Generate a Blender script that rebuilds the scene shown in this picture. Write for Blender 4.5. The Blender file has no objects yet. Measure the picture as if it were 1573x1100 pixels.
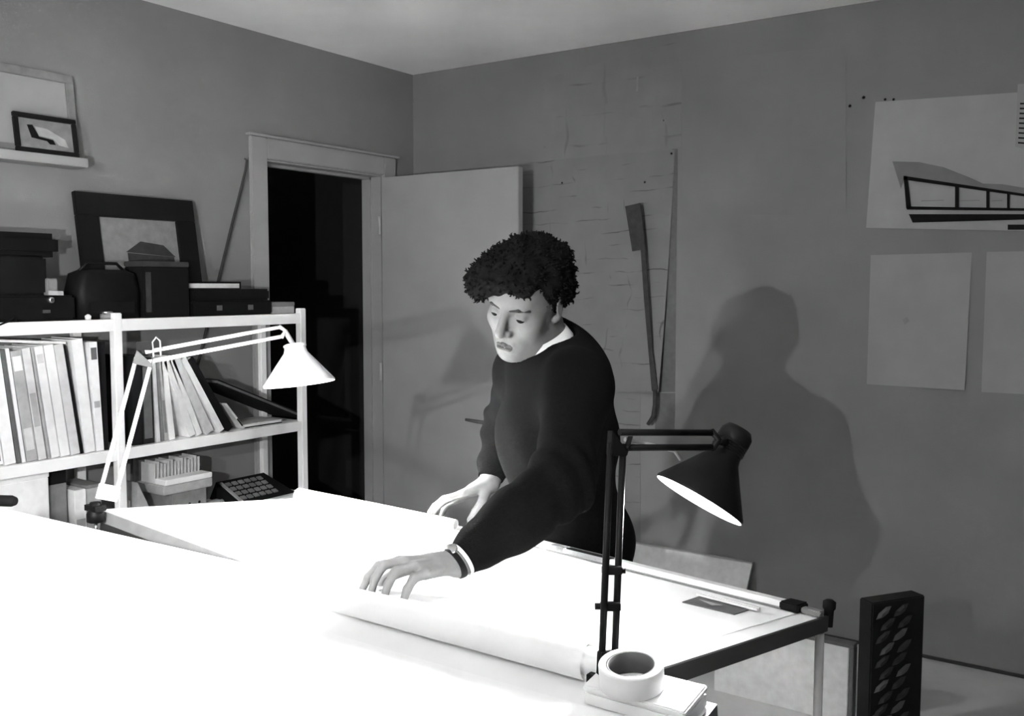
import bpy, bmesh, math, random
import numpy as np
from mathutils import Vector, Matrix

random.seed(7)
SC = bpy.context.scene
COL = SC.collection

# ------------------------------------------------------------------ camera, world, exposure, lights
FPX = 1472.17
CP = np.array([3.3607, -3.9333, 1.5])
CR = np.array([.8223, .5691, .0022]); CR /= np.linalg.norm(CR)
CF = np.array([-.5673, .8199, -.0764]); CF /= np.linalg.norm(CF)
CU = np.cross(CR, CF); CR = np.cross(CF, CU)
cd = bpy.data.cameras.new('camera'); cam = bpy.data.objects.new('camera', cd); COL.objects.link(cam)
cd.sensor_fit = 'HORIZONTAL'; cd.sensor_width = 36; cd.lens = FPX / 1573 * 36; cd.clip_start = .02
cam.matrix_world = Matrix(((CR[0], CU[0], -CF[0], CP[0]), (CR[1], CU[1], -CF[1], CP[1]), (CR[2], CU[2], -CF[2], CP[2]), (0, 0, 0, 1)))
SC.camera = cam
w = bpy.data.worlds.new('world'); SC.world = w; w.use_nodes = True
w.node_tree.nodes['Background'].inputs[0].default_value = (.5, .5, .5, 1)
w.node_tree.nodes['Background'].inputs[1].default_value = 0.004
SC.view_settings.view_transform = 'Standard'; SC.view_settings.look = 'None'
SC.view_settings.gamma = 1; SC.view_settings.use_curve_mapping = False
SC.view_settings.exposure = 0.78
SC.cycles.use_denoising = True
SC.cycles.max_bounces = 8; SC.cycles.diffuse_bounces = 6
SC.cycles.sample_clamp_indirect = 0
BULB_SIDE = 5600.0     # radiance of each lamp's bulb
BULB_FLOOR = 10000.0
BULB_WHITE = 1300.0
BULB_BLACK = 360.0


def ray(u, v): return CF + CR * (u - 786.5) / FPX - CU * (v - 550) / FPX
def on(u, v, n, d):
    n = np.asarray(n, float); D = ray(u, v); return CP + D * ((d - n @ CP) / (n @ D))
def wr(u, v, y=0.0): return on(u, v, (0, 1, 0), y)
def wl(u, v, x=0.0): return on(u, v, (1, 0, 0), x)
def zp(u, v, z): return on(u, v, (0, 0, 1), z)
def dp(u, v, t): return CP + ray(u, v) * t

# ------------------------------------------------------------------ materials
def mat(name, g, rough=.6, var=.08, scale=20, bump=.0, bscale=200, metal=0, emit=0, trans=0, sheen=0, spec=.5):
    m = bpy.data.materials.new(name); m.use_nodes = True
    nt = m.node_tree; b = nt.nodes['Principled BSDF']
    tc = nt.nodes.new('ShaderNodeTexCoord')
    no = nt.nodes.new('ShaderNodeTexNoise'); no.inputs['Scale'].default_value = scale; no.inputs['Detail'].default_value = 4
    nt.links.new(tc.outputs['Object'], no.inputs['Vector'])
    cr = nt.nodes.new('ShaderNodeValToRGB')
    a, c = max(0, g * (1 - var)), min(1, g * (1 + var))
    cr.color_ramp.elements[0].position = .3; cr.color_ramp.elements[1].position = .7
    cr.color_ramp.elements[0].color = (a, a, a, 1); cr.color_ramp.elements[1].color = (c, c, c, 1)
    nt.links.new(no.outputs['Fac'], cr.inputs['Fac']); nt.links.new(cr.outputs['Color'], b.inputs['Base Color'])
    b.inputs['Roughness'].default_value = rough; b.inputs['Metallic'].default_value = metal; b.inputs['Specular IOR Level'].default_value = spec
    if bump:
        n2 = nt.nodes.new('ShaderNodeTexNoise'); n2.inputs['Scale'].default_value = bscale; n2.inputs['Detail'].default_value = 3
        nt.links.new(tc.outputs['Object'], n2.inputs['Vector'])
        bp = nt.nodes.new('ShaderNodeBump'); bp.inputs['Strength'].default_value = bump; bp.inputs['Distance'].default_value = .002
        nt.links.new(n2.outputs['Fac'], bp.inputs['Height']); nt.links.new(bp.outputs['Normal'], b.inputs['Normal'])
    if emit:
        b.inputs['Emission Color'].default_value = (1, 1, 1, 1); b.inputs['Emission Strength'].default_value = emit
    if sheen: b.inputs['Sheen Weight'].default_value = sheen
    return m

M = dict(
    wall=mat('wall_paint', .205, .85, .05, 3, .25, 160), wall2=mat('wall_paint_papered', .19, .85, .06, 3, .25, 160),
    back=mat('wall_paint_back', .15, .9, .05, 3), ceil=mat('ceiling_paint', .92, .9, .04, 3, .2, 120),
    floor=mat('floor_lino', .48, .5, .08, 6), hall=mat('hall_unlit_black', .015, .9), trim=mat('trim_gloss', .3, .45, .04, 5),
    door=mat('door_paint', .29, .5, .04, 5, .1, 60), board=mat('board_white', .84, .5, .02, 8), paper=mat('drawing_paper', .88, .75, .02, 12, .1, 90),
    edge=mat('board_edge', .22, .5, .1, 30), dedge=mat('dark_edge', .02, .4), rule=mat('white_plastic', .85, .3, .02, 10),
    shelf=mat('shelf_enamel', .88, .4, .03, 10), black=mat('black_enamel', .005, .5, .1, 10, spec=.15), blackm=mat('black_matt', .01, .7, .2, 30, .2, 80, spec=.2),
    white=mat('white_enamel', .85, .35, .02, 10), grey=mat('grey_metal', .4, .4, .08, 20), chrome=mat('chrome', .7, .25, .03, 10, metal=1),
    skin=mat('skin', .215, .6, .06, 60, .15, 350, spec=.3), lips=mat('lips', .05, .5, .1, 60), hair=mat('hair', .005, .8, .3, 80, .5, 150, spec=.12),
    wool=mat('black_wool', .006, .95, .25, 150, .8, 500, spec=.05, sheen=.012), trouser=mat('trouser_cloth', .008, .9, .2, 100, .4, 400, spec=.1), cotton=mat('white_cotton', .85, .8, .02, 40),
    leather=mat('dark_leather', .004, .6, .2, 60, spec=.2), frame=mat('dark_frame', .006, .5, spec=.2), pale=mat('pale_frame', .42, .5), sheetA=mat('tracing_sheet', .38, .7, .08, 8),
    sheetW=mat('pale_sheet', .3, .75, .05, 8), sheetD=mat('pale_sheet_dull', .26, .75, .05, 8), ink=mat('ink', .005, .8, spec=.15), wash=mat('grey_wash', .16, .8, .1, 20), pencil=mat('pencil_line', .22, .8),
    g08=mat('grey_very_dark', .04, .6, .2, 30, spec=.2), g15=mat('grey_dark', .1, .6, .15, 30), g25=mat('grey_mid_dark', .2, .6, .15, 30), g40=mat('grey_mid', .38, .6, .12, 30), g60=mat('grey_light', .6, .6, .1, 30), g80=mat('near_white', .8, .6, .06, 30),
    tape=mat('masking_tape', .74, .45, .05, 30), carton=mat('carton', .3, .8),
    bulb1=mat('bulb_glow_side', .9, emit=BULB_SIDE), bulb4=mat('bulb_glow_floor', .9, emit=BULB_FLOOR), bulb2=mat('bulb_glow_white', .9, emit=BULB_WHITE), bulb3=mat('bulb_glow_black', .9, emit=BULB_BLACK),
)
def lined_mat(name, g, dark, ang, sc):
    """paper ruled with faint pencil lines: flat print"""
    m = mat(name, g, .75, .07, 8); nt = m.node_tree; b = nt.nodes['Principled BSDF']; cr = b.inputs['Base Color'].links[0].from_node
    tc = nt.nodes['Texture Coordinate']
    last = cr.outputs['Color']
    for k, (rot, s) in enumerate(((0, sc), (math.pi / 2, sc * .6))):
        mp = nt.nodes.new('ShaderNodeMapping'); mp.inputs['Rotation'].default_value = (0, ang + rot, 0); nt.links.new(tc.outputs['Object'], mp.inputs['Vector'])
        wv = nt.nodes.new('ShaderNodeTexWave'); wv.bands_direction = 'Z'; wv.inputs['Scale'].default_value = s; wv.inputs['Distortion'].default_value = 2.0 + 4 * k; wv.inputs['Detail Scale'].default_value = 1.3
        nt.links.new(mp.outputs['Vector'], wv.inputs['Vector'])
        r = nt.nodes.new('ShaderNodeValToRGB'); r.color_ramp.elements[0].position = .0; r.color_ramp.elements[0].color = (1, 1, 1, 1); r.color_ramp.elements[1].position = .03; r.color_ramp.elements[1].color = (0, 0, 0, 1)
        nt.links.new(wv.outputs['Fac'], r.inputs['Fac'])
        n3 = nt.nodes.new('ShaderNodeTexNoise'); n3.inputs['Scale'].default_value = 9; n3.inputs['Detail'].default_value = 5; mp3 = nt.nodes.new('ShaderNodeMapping'); mp3.inputs['Scale'].default_value = (.5, 1, 1.6) if k == 0 else (1.6, 1, .4); mp3.inputs['Location'].default_value = (k * 3, 0, 0); nt.links.new(tc.outputs['Object'], mp3.inputs['Vector']); nt.links.new(mp3.outputs['Vector'], n3.inputs['Vector'])
        r2 = nt.nodes.new('ShaderNodeValToRGB'); r2.color_ramp.elements[0].position = .5 + .06 * k; r2.color_ramp.elements[1].position = .64 + .06 * k; nt.links.new(n3.outputs['Fac'], r2.inputs['Fac'])
        mu = nt.nodes.new('ShaderNodeMath'); mu.operation = 'MULTIPLY'; nt.links.new(r.outputs['Color'], mu.inputs[0]); nt.links.new(r2.outputs['Color'], mu.inputs[1])
        mx = nt.nodes.new('ShaderNodeMixRGB'); nt.links.new(mu.outputs[0], mx.inputs['Fac']); nt.links.new(last, mx.inputs[1]); mx.inputs[2].default_value = (dark, dark, dark, 1)
        last = mx.outputs['Color']
    nt.links.new(last, b.inputs['Base Color'])
    return m
M['lined'] = lined_mat('lined_tracing_sheet', .172, .05, .03, 5.2)
M['lined2'] = lined_mat('faint_lined_sheet', .187, .11, .0, 2.4); M['faintw'] = mat('faint_sheet', .187, .8, .06, 3)

# ------------------------------------------------------------------ mesh helpers
class MB:
    def __init__(s): s.v = []; s.f = []; s.sm = []
    def add(s, vs, fs, smooth=False):
        o = len(s.v); s.v += [tuple(float(c) for c in p) for p in vs]; s.f += [tuple(i + o for i in f) for f in fs]; s.sm += [smooth] * len(fs); return s
    def hexa(s, b, t):   # 4 bottom, 4 top corners (same winding, ccw from the outside of t)
        return s.add(list(b) + list(t), [(3, 2, 1, 0), (4, 5, 6, 7), (0, 1, 5, 4), (1, 2, 6, 5), (2, 3, 7, 6), (3, 0, 4, 7)])
    def box(s, x0, x1, y0, y1, z0, z1):
        return s.hexa([(x0, y0, z0), (x1, y0, z0), (x1, y1, z0), (x0, y1, z0)], [(x0, y0, z1), (x1, y0, z1), (x1, y1, z1), (x0, y1, z1)])
    def obox(s, o, ex, ey, ez):   # corner + three edge vectors
        o, ex, ey, ez = map(np.array, (o, ex, ey, ez)); b = [o, o + ex, o + ex + ey, o + ey]; return s.hexa(b, [p + ez for p in b])
    def tube(s, pts, rad, n=12, cap=True, flat=None):
        pts = [np.array(p, float) for p in pts]
        if np.isscalar(rad): rad = [rad] * len(pts)
        t0 = pts[1] - pts[0]; a = np.array((0, 0, 1.)) if abs(t0[2]) < .9 * np.linalg.norm(t0) else np.array((1., 0, 0))
        x = np.cross(t0, a); x /= np.linalg.norm(x); vs = []
        for i, p in enumerate(pts):
            t = pts[min(i + 1, len(pts) - 1)] - pts[max(i - 1, 0)]; t /= np.linalg.norm(t)
            x = x - t * (x @ t); x /= np.linalg.norm(x); y = np.cross(t, x)
            for k in range(n):
                q = 2 * math.pi * k / n; vs.append(p + rad[i] * (x * math.cos(q) + y * math.sin(q)))
        fs = [(i * n + k, i * n + (k + 1) % n, (i + 1) * n + (k + 1) % n, (i + 1) * n + k) for i in range(len(pts) - 1) for k in range(n)]
        o = len(s.v); s.add(vs, fs, True)
        if cap: s.add([], []); s.f += [tuple(o + k for k in reversed(range(n))), tuple(o + (len(pts) - 1) * n + k for k in range(n))]; s.sm += [False, False]
        return s
    def lathe(s, o, ax, prof, n=32, cap0=False, cap1=False):   # prof: (along, radius)
        o = np.array(o, float); ax = np.array(ax, float); ax /= np.linalg.norm(ax)
        a = np.array((0, 0, 1.)) if abs(ax[2]) < .9 else np.array((1., 0, 0)); x = np.cross(a, ax); x /= np.linalg.norm(x); y = np.cross(ax, x)
        vs = [o + ax * h + r * (x * math.cos(2 * math.pi * k / n) + y * math.sin(2 * math.pi * k / n)) for h, r in prof for k in range(n)]
        fs = [(i * n + k, i * n + (k + 1) % n, (i + 1) * n + (k + 1) % n, (i + 1) * n + k) for i in range(len(prof) - 1) for k in range(n)]
        b = len(s.v); s.add(vs, fs, True)
        if cap0: s.f.append(tuple(b + k for k in reversed(range(n)))); s.sm.append(False)
        if cap1: s.f.append(tuple(b + (len(prof) - 1) * n + k for k in range(n))); s.sm.append(False)
        return s
    def ball(s, c, r, n=12, sc=(1, 1, 1)):
        c = np.array(c, float); vs = []; m = n // 2
        for i in range(m + 1):
            th = math.pi * i / m
            for k in range(n): vs.append(c + np.array((math.sin(th) * math.cos(2 * math.pi * k / n) * r * sc[0], math.sin(th) * math.sin(2 * math.pi * k / n) * r * sc[1], math.cos(th) * r * sc[2])))
        return s.add(vs, [(i * n + k, (i + 1) * n + k, (i + 1) * n + (k + 1) % n, i * n + (k + 1) % n) for i in range(m) for k in range(n)], True)
    def prism(s, poly, d):   # polygon (3-d points) + thickness vector
        poly = [np.array(p, float) for p in poly]; n = len(poly); d = np.array(d, float)
        return s.add(poly + [p + d for p in poly], [tuple(reversed(range(n))), tuple(range(n, 2 * n))] + [(i, (i + 1) % n, n + (i + 1) % n, n + i) for i in range(n)])
    def build(s, name, m, parent=None, bevel=0, kind=None, origin=None, recalc=True):
        me = bpy.data.meshes.new(name)
        off = np.array(origin if origin is not None else (0, 0, 0), float)
        me.from_pydata([tuple(np.array(p) - off) for p in s.v], [], s.f)
        me.polygons.foreach_set('use_smooth', s.sm); me.materials.append(M[m] if isinstance(m, str) else m)
        bm = bmesh.new(); bm.from_mesh(me)
        if bevel:
            bmesh.ops.bevel(bm, geom=[e for e in bm.edges if len(e.link_faces) == 2 and e.calc_face_angle(0) > .6], offset=bevel, segments=2, affect='EDGES', clamp_overlap=True)
        (bmesh.ops.recalc_face_normals(bm, faces=bm.faces) if recalc else None); bm.to_mesh(me); bm.free()
        o = bpy.data.objects.new(name, me); COL.objects.link(o)
        if origin is not None: o.location = tuple(off)
        if parent is not None:
            if parent.name not in LOC: LOC[parent.name] = Vector(parent.location)
            o.parent = parent; o.location = Vector(o.location) - wloc(parent)
        if kind: o['kind'] = kind
        return o
LOC = {}
def wloc(o):
    v = Vector(o.location)
    while o.parent is not None: o = o.parent; v += Vector(o.location)
    return v
def tag(o, label, cat, group=None):
    o['label'] = label; o['category'] = cat
    if group: o['group'] = group
    return o
def empty(name, loc, label, cat, group=None):
    o = bpy.data.objects.new(name, None); COL.objects.link(o); o.location = tuple(float(c) for c in loc); o.empty_display_size = .05
    return tag(o, label, cat, group)
def V3(*a): return np.array(a, float)
def U(v): v = np.array(v, float); return v / np.linalg.norm(v)

FZ = .045      # floor level
HC = 2.6
# ------------------------------------------------------------------ room shell
MB().box(-3.2, 5, -5.4, .15, FZ - .1, FZ).build('floor', 'floor', kind='structure')
MB().box(-.15, 5, -5.4, .15, HC, HC + .1).build('ceiling', 'ceil', kind='structure')
DL, DR, DT = -1.005, -.262, 2.045
m = MB(); m.box(-.12, 0, -5.4, DL - .02, FZ, HC); m.box(-.12, 0, DR + .02, .15, FZ, HC); m.box(-.12, 0, DL - .02, DR + .02, DT + .02, HC)
m.build('wall_left', 'wall', kind='structure')
MB().box(0, 5, 0, .12, FZ, HC).build('wall_right', 'wall2', kind='structure')
MB().box(4.88, 5, -5.4, 0, FZ, HC).build('wall_east', 'back', kind='structure')
MB().box(0, 4.88, -5.4, -5.28, FZ, HC).build('wall_back', 'back', kind='structure')
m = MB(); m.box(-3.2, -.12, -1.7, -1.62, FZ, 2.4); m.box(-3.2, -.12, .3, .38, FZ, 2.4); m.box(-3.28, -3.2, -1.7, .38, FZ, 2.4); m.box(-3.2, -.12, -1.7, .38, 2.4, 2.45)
m.build('wall_hall', 'hall', kind='structure')  # near-black colour carries the darkness of the unlit hall
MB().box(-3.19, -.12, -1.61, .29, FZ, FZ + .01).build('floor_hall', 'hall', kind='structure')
# door lining and architrave
m = MB(); m.box(-.125, .005, DL - .02, DL, FZ, DT); m.box(-.125, .005, DR, DR + .02, FZ, DT); m.box(-.125, .005, DL - .02, DR + .02, DT, DT + .02)
m.build('trim_1', 'trim', kind='structure')
t2 = MB().box(.001, .022, DL - .1, DL - .008, FZ, DT + .1).build('trim_2', 'trim', kind='structure', bevel=.004)
MB().box(.001, .022, DL - .008, DR + .01, DT + .008, DT + .1).build('head_board', 'trim', t2, bevel=.004)
MB().box(.001, .022, DR + .01, DR + .1, FZ, DT + .1).build('side_board', 'trim', t2, bevel=.004)
MB().box(.001, .034, DL - .115, DR + .12, DT + .1, DT + .112).build('cap_moulding', 'trim', t2, bevel=.003)
m = MB(); m.box(-.09, -.06, DL, DL + .012, FZ, DT); m.box(-.09, -.06, DR - .012, DR, FZ, DT); m.box(-.09, -.06, DL, DR, DT - .012, DT); m.build('door_stop', 'trim', t2)
# open door leaf
leaf = MB().box(.012, .852, DR + .003, DR + .04, FZ + .008, DT - .004).build('door_1', 'door', kind='structure', bevel=.002)
hp = wr(746, 647, DR)
m = MB(); m.lathe((hp[0] + .03, DR + .002, hp[2]), (0, -1, 0), [(0, .024), (.004, .024), (.007, .019), (.008, .009), (.045, .008)], 20)
m.tube([(hp[0] + .03, DR - .042, hp[2]), (hp[0] - .01, DR - .048, hp[2] + .002), (hp[0] - .085, DR - .046, hp[2] + .006)], [.009, .009, .007], 10)
m.build('door_handle', 'g15', leaf)
for z in (.3, 1.05, 1.8):
    MB().tube([(.004, DR - .008, z - .045), (.004, DR - .008, z + .045)], .008, 8).build('hinge', 'grey', leaf)

MB().box(.002, 4.88, -.010, -.0005, FZ + .0005, FZ + .012).build('floor_joint_right', 'g08', kind='structure')  # thin dark strip drawing the joint line of wall and floor
# ------------------------------------------------------------------ pictures and ledge on the left wall
yR = wl(128, 255, .07)[1]
lz = 1.95
led = tag(MB().box(.001, .105, -3.0, yR, lz - .032, lz).build('wall_ledge', 'trim', bevel=.003), 'narrow white ledge holding two frames high on the left wall', 'ledge')
def picture(name, x0, y0, y1, z0, z1, fw, th, lean, fm, pm, label, origin_x=None):
    """frame leaning back against the left wall: bottom at x0, top nearer the wall"""
    e = empty(name, (x0, (y0 + y1) / 2, z0), label, 'picture')
    a = math.asin(min(.6, lean / (z1 - z0))); up = np.array((-math.sin(a), 0, math.cos(a))); n = np.array((math.cos(a), 0, math.sin(a))); ex = np.array((0, 1., 0))
    o = np.array((x0, y0, z0)); W = y1 - y0; H = (z1 - z0) / math.cos(a)
    for p, du, dv in ((o, W, fw), (o + up * (H - fw), W, fw)):
        MB().obox(p, ex * du, up * dv, n * th).build('frame_rail', fm, e, bevel=.002)
    for p in (o + up * fw, o + up * fw + ex * (W - fw)):
        MB().obox(p, ex * fw, up * (H - 2 * fw), n * th).build('frame_stile', fm, e, bevel=.002)
    pp = MB().obox(o + ex * fw * .8 + up * fw * .8 + n * .002, ex * (W - 1.6 * fw), up * (H - 1.6 * fw), n * (th * .3)).build('picture_sheet', pm, e)
    def at(s, t, h=.0006): return o + ex * (fw + s * (W - 2 * fw)) + up * (fw + t * (H - 2 * fw)) + n * (th * .3 + .002 + h)
    return e, pp, at, n
e, pp, at, n = picture('pale_picture_frame', .035, -2.75, wl(107, 118)[1], lz, wl(104, 118)[2], .03, .016, .03, 'g25', 'sheetW', 'large grey edged frame leaning on the white ledge behind the small dark frame')
def flat(name, m, parent, pts, n, th=.0006): return MB().prism(pts, np.array(n) * th).build(name, m, parent)
e, pp, at, n = picture('small_picture_frame', .075, wl(28, 238, .075)[1] - .01, wl(120, 247, .075)[1], lz, wl(118, 186, .06)[2], .017, .014, .02, 'frame', 'g25', 'small dark frame leaning on the white ledge in front of the large grey edged frame')
flat('printed_figure', 'g40', e, [at(.3, .75), at(.52, .72), at(.85, .42), at(.9, .15), at(.72, .2), at(.62, .4), at(.36, .45)], n)
flat('printed_shadow', 'ink', e, [at(.16, .78), at(.26, .8), at(.36, .42), at(.62, .36), at(.66, .2), at(.55, .2), at(.5, .3), at(.22, .36)], n)

# ------------------------------------------------------------------ shelf unit
SX, TOPZ, MIDZ, BOTZ = .28, 1.375, .912, .60
yP = [-1.072, -1.945, -2.82]
sh = empty('shelf_unit', (SX / 2, -1.95, FZ), 'white shelf unit along the left wall, crowded with books and equipment', 'shelf')
for y in yP:
    h = TOPZ + .022
    MB().box(SX - .016, SX + .016, y - .016, y + .016, FZ, h).build('post', 'shelf', sh, bevel=.003)
    MB().box(.012, .042, y - .016, y + .016, FZ, h).build('back_post', 'shelf', sh, bevel=.003)
for z, th in ((TOPZ, .042), (MIDZ, .04), (BOTZ, .03)):
    MB().box(SX - .012, SX + .014, yP[2] + .016, yP[1] - .016, z - th, z).build('front_rail', 'shelf', sh, bevel=.002)
    MB().box(SX - .012, SX + .014, yP[1] + .016, yP[0] - .016, z - th, z).build('front_rail', 'shelf', sh, bevel=.002)
    MB().box(.052, SX - .012, yP[2] - .01, yP[0] + .01, z - .02, z - .001).build('shelf_board', 'shelf', sh)

# books -------------------------------------------------------------
def book(ub0, ub1, vb, ut0, ut1, vt, col, label, x=.268, dep=.19, name='book', marks=None, zb=MIDZ, group='books on the middle shelf', hard=True):
    yb0, yb1 = wl(ub0, vb, x)[1], wl(ub1, vb, x)[1]
    t0 = wl((ut0 + ut1) / 2, vt, x); H = max(.08, t0[2] - zb)
    dy = t0[1] - (yb0 + yb1) / 2; a = math.atan2(dy, H); ln = math.hypot(dy, H)
    up = np.array((0, math.sin(a), math.cos(a))); ex = np.array((0, math.cos(a), -math.sin(a))); tw = wl(ut1, vt, x)[1] - wl(ut0, vt, x)[1]; W = min(yb1 - yb0, (yb1 - yb0 + tw) / 2) * math.cos(a) - .0016
    piv = np.array((x, yb0 + .0008, zb + .0005 + (W * math.sin(a) if a > 0 else 0)))
    n = np.array((-1., 0, 0))
    c = .0022 if hard else .0008
    e = empty(name, piv, label, 'book', group)
    m = MB(); m.obox(piv, ex * W, up * ln, n * (c * 2)); m.obox(piv + n * c * 2, ex * c, up * ln, n * (dep - c * 2)); m.obox(piv + n * c * 2 + ex * (W - c), ex * c, up * ln, n * (dep - c * 2))
    m.build('cover', col, e)
    MB().obox(piv + n * c * 2 + ex * c + up * .003, ex * (W - 2 * c), up * (ln - .006), n * (dep - c * 2 - .004)).build('pages', 'g80', e)
    for s0, s1, mc in (marks or []):
        MB().obox(piv + ex * W * .12 + up * ln * s0 - n * .0004, ex * W * .76, up * ln * (s1 - s0), n * .0004).build('spine_label', mc, e)
    return e
BK = [
 # ub0 ub1 vb  ut0 ut1 vt col label marks
 (-22, 6, 712, -52, -20, 540, 'g80', 'white spine at the left frame edge of the middle shelf', [(.03, .12, 'g15')]),
 (7, 25, 708, -19, 0, 538, 'g80', 'tall white book just left of the thin dark grey spine', []),
 (26, 33, 704, 0, 7, 537, 'g15', 'thin dark grey spine left of the mottled grey magazine file', []),
 (34, 40, 702, 8, 14, 536, 'g80', 'thin white book between the dark grey spine and the mottled grey file', []),
 (41, 58, 700, 15, 33, 540, 'g40', 'wide mottled grey file with a white label near its top', [(.82, .95, 'g80'), (.1, .3, 'g60')]),
 (59, 73, 697, 34, 46, 536, 'g60', 'light grey book right of the mottled grey file', [(.3, .6, 'g40')]),
 (74, 78, 694, 47, 51, 535, 'g40', 'thin grey spine right of the light grey book', []),
 (79, 92, 692, 52, 66, 533, 'g80', 'near white book right of the thin grey spine', [(.85, .93, 'g60')]),
 (93, 108, 690, 67, 82, 531, 'g80', 'white book left of the pale grey book', []),
 (109, 124, 688, 83, 97, 530, 'g60', 'pale grey book touching the thin black spine', []),
 (124.5, 129, 686, 97.5, 101, 532, 'ink', 'thin black spine in the white row of books', []),
 (130, 147, 685, 103, 133, 522, 'g80', 'broad tall white binder right of the thin black spine', []),
 (148, 160, 684, 136, 150, 526, 'g80', 'white binder with a small dark emblem high on its spine', [(.84, .95, 'g15'), (.4, .46, 'g40')]),
 (161, 167, 682, 151, 165, 526, 'ink', 'black book beside the shelf post, end of the left row', []),
 (203, 219, 671, 203, 220, 547, 'ink', 'thick black notebook, first book right of the shelf post', []),
 (220, 240, 669, 219, 233, 550, 'blackm', 'black ring bound book next to the thick black notebook', [(.06, .9, 'g15')]),
 (241, 247, 668, 234, 239, 553, 'g60', 'thin light grey book touching the ring bound black book', []),
 (248, 252, 667, 240, 244, 553, 'g25', 'narrow grey spine between two pale books right of the black ones', []),
 (253, 259, 666, 244, 249, 553, 'g40', 'mid grey book with speckled spine in the right bay', [(.1, .5, 'g25')]),
 (260, 273, 665, 250, 256, 553, 'g80', 'white book left of the dark wedge in the right bay', []),
 (291, 302, 664, 252, 263, 556, 'g80', 'white book leaning right of the dark wedge gap', []),
 (303, 316, 663, 264, 269, 554, 'g80', 'pale book in the middle of the leaning stack', []),
 (317, 336, 661, 270, 279, 554, 'g60', 'broad light grey leaning book in the right bay', []),
 (337, 349, 658, 280, 288, 553, 'g80', 'white leaning book before the last dark one', []),
 (350, 362, 656, 289, 300, 554, 'ink', 'dark book last in the leaning stack', []),
]
for b in BK: book(*b[:7], b[7], marks=b[8])
# short book wedged low, dark folders lying against the stack, thin white book flat
book(374, 378, 652, 346, 350, 622, 'g60', 'short pale speckled book tipped against the end of the leaning stack', marks=[(.1, .4, 'ink')])
p0, p1 = wl(326, 590, .2), wl(455, 643, .2)
d = np.array((0, p1[1] - p0[1], (MIDZ + .002) - p0[2])); nrm = U(np.cross(d, (1, 0, 0))); nrm = nrm if nrm[2] > 0 else -nrm
e = empty('folder', (.15, p1[1], MIDZ), 'dark folder sloping down to the right behind the leaning books', 'folder')
MB().obox(np.array((.03, p0[1], p0[2])), (.2, 0, 0), d, nrm * .006).build('cover', 'ink', e)
MB().obox(np.array((.035, p0[1], p0[2])) + nrm * .0065, (.19, 0, 0), d * .96, nrm * .01).build('leaves', 'g15', e)
MB().obox(np.array((.03, p0[1], p0[2])) + nrm * .017, (.2, 0, 0), d * .97, nrm * .004).build('top_cover', 'ink', e)
y0, y1 = wl(373, 645, .25)[1], wl(432, 640, .25)[1]
e = empty('flat_book', (.2, (y0 + y1) / 2, MIDZ), 'thin pale book lying flat at the right end of the middle shelf', 'book', 'books on the middle shelf')
MB().box(.1, .255, y0, y1, MIDZ + .0005, MIDZ + .004).build('cover', 'ink', e); MB().box(.102, .252, y0 + .002, y1 - .002, MIDZ + .004, MIDZ + .013).build('pages', 'g80', e); MB().box(.1, .255, y0, y1, MIDZ + .013, MIDZ + .015).build('top_cover', 'g60', e)
# papers lying on top of the left books
a, b = wl(-40, 518, .2), wl(86, 522, .2)
e = empty('magazine', (.17, (a[1] + b[1]) / 2, b[2]), 'flat pale magazine lying across the tops of the left row of books', 'magazine')
zt = min(a[2], b[2])
MB().obox((.06, a[1], a[2] - .012), (.2, 0, 0), (0, b[1] - a[1], b[2] - a[2]), (0, 0, .006)).build('leaves', 'g80', e); MB().obox((.058, a[1], a[2] - .006), (.204, 0, 0), (0, b[1] - a[1] + .002, b[2] - a[2]), (0, 0, .002)).build('cover', 'g60', e)

# ------------------------------------------------------------------ things on the top shelf
tz = TOPZ + .0005
def pt(u, v, x): return wl(u, v, x)
# framed picture leaning on the wall
pa, pb = pt(126, 410, .09), pt(307, 412, .09)
e, pp, at, n = picture('picture_frame', .105, pa[1], pb[1], tz, pt(215, 303, .05)[2], .088, .02, .07, 'frame', 'g25', 'black framed picture of a house standing on the top shelf')
flat('printed_roof', 'g08', e, [at(.3, .55), at(.5, .7), at(.8, .66), at(.95, .5)], n)
flat('printed_house', 'g08', e, [at(.32, .1), at(.32, .54), at(.93, .5), at(.93, .1)], n, .0004)
flat('printed_ground', 'g15', e, [at(0, 0), at(0, .18), at(.3, .16), at(.3, .02)], n, .0004)
for k in range(4): flat('printed_window', 'g15', e, [at(.38 + k * .14, .22), at(.46 + k * .14, .22), at(.46 + k * .14, .4), at(.38 + k * .14, .4)], n, .0012)
# overhanging black device
y0, y1 = pt(-60, 470, .2)[1], pt(110, 470, .2)[1]
e = empty('slide_projector', (.18, (y0 + y1) / 2, tz), 'black desk device with an overhanging rounded head at the left end of the top shelf', 'projector')
MB().box(.07, .26, y0, y1 - .02, tz, tz + .085).build('body', 'black', e, bevel=.008)
hz0, hz1 = pt(78, 396, .18)[2], pt(78, 360, .18)[2]
MB().box(.09, .24, y0 + .02, pt(58, 400, .18)[1], tz + .085, hz0 + .005).build('column', 'black', e, bevel=.01)
MB().box(.09, .25, y0, pt(77, 380, .18)[1], hz0, hz1).build('head', 'black', e, bevel=.02)
MB().box(.262, .266, pt(64, 470, .26)[1], pt(76, 470, .26)[1], pt(70, 481, .262)[2], pt(70, 476, .262)[2]).build('switch', 'chrome', e)
for u, v in ((77, 461), ): MB().lathe(pt(u, v, .258), (1, 0, 0), [(0, .011), (.012, .01), (.014, .006)], 16, cap1=True).build('knob', 'chrome', e)
MB().obox(pt(74, 453, .258), (.006, 0, 0), (0, .05, -.002), (0, 0, .014)).build('name_plate', 'grey', e)
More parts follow.
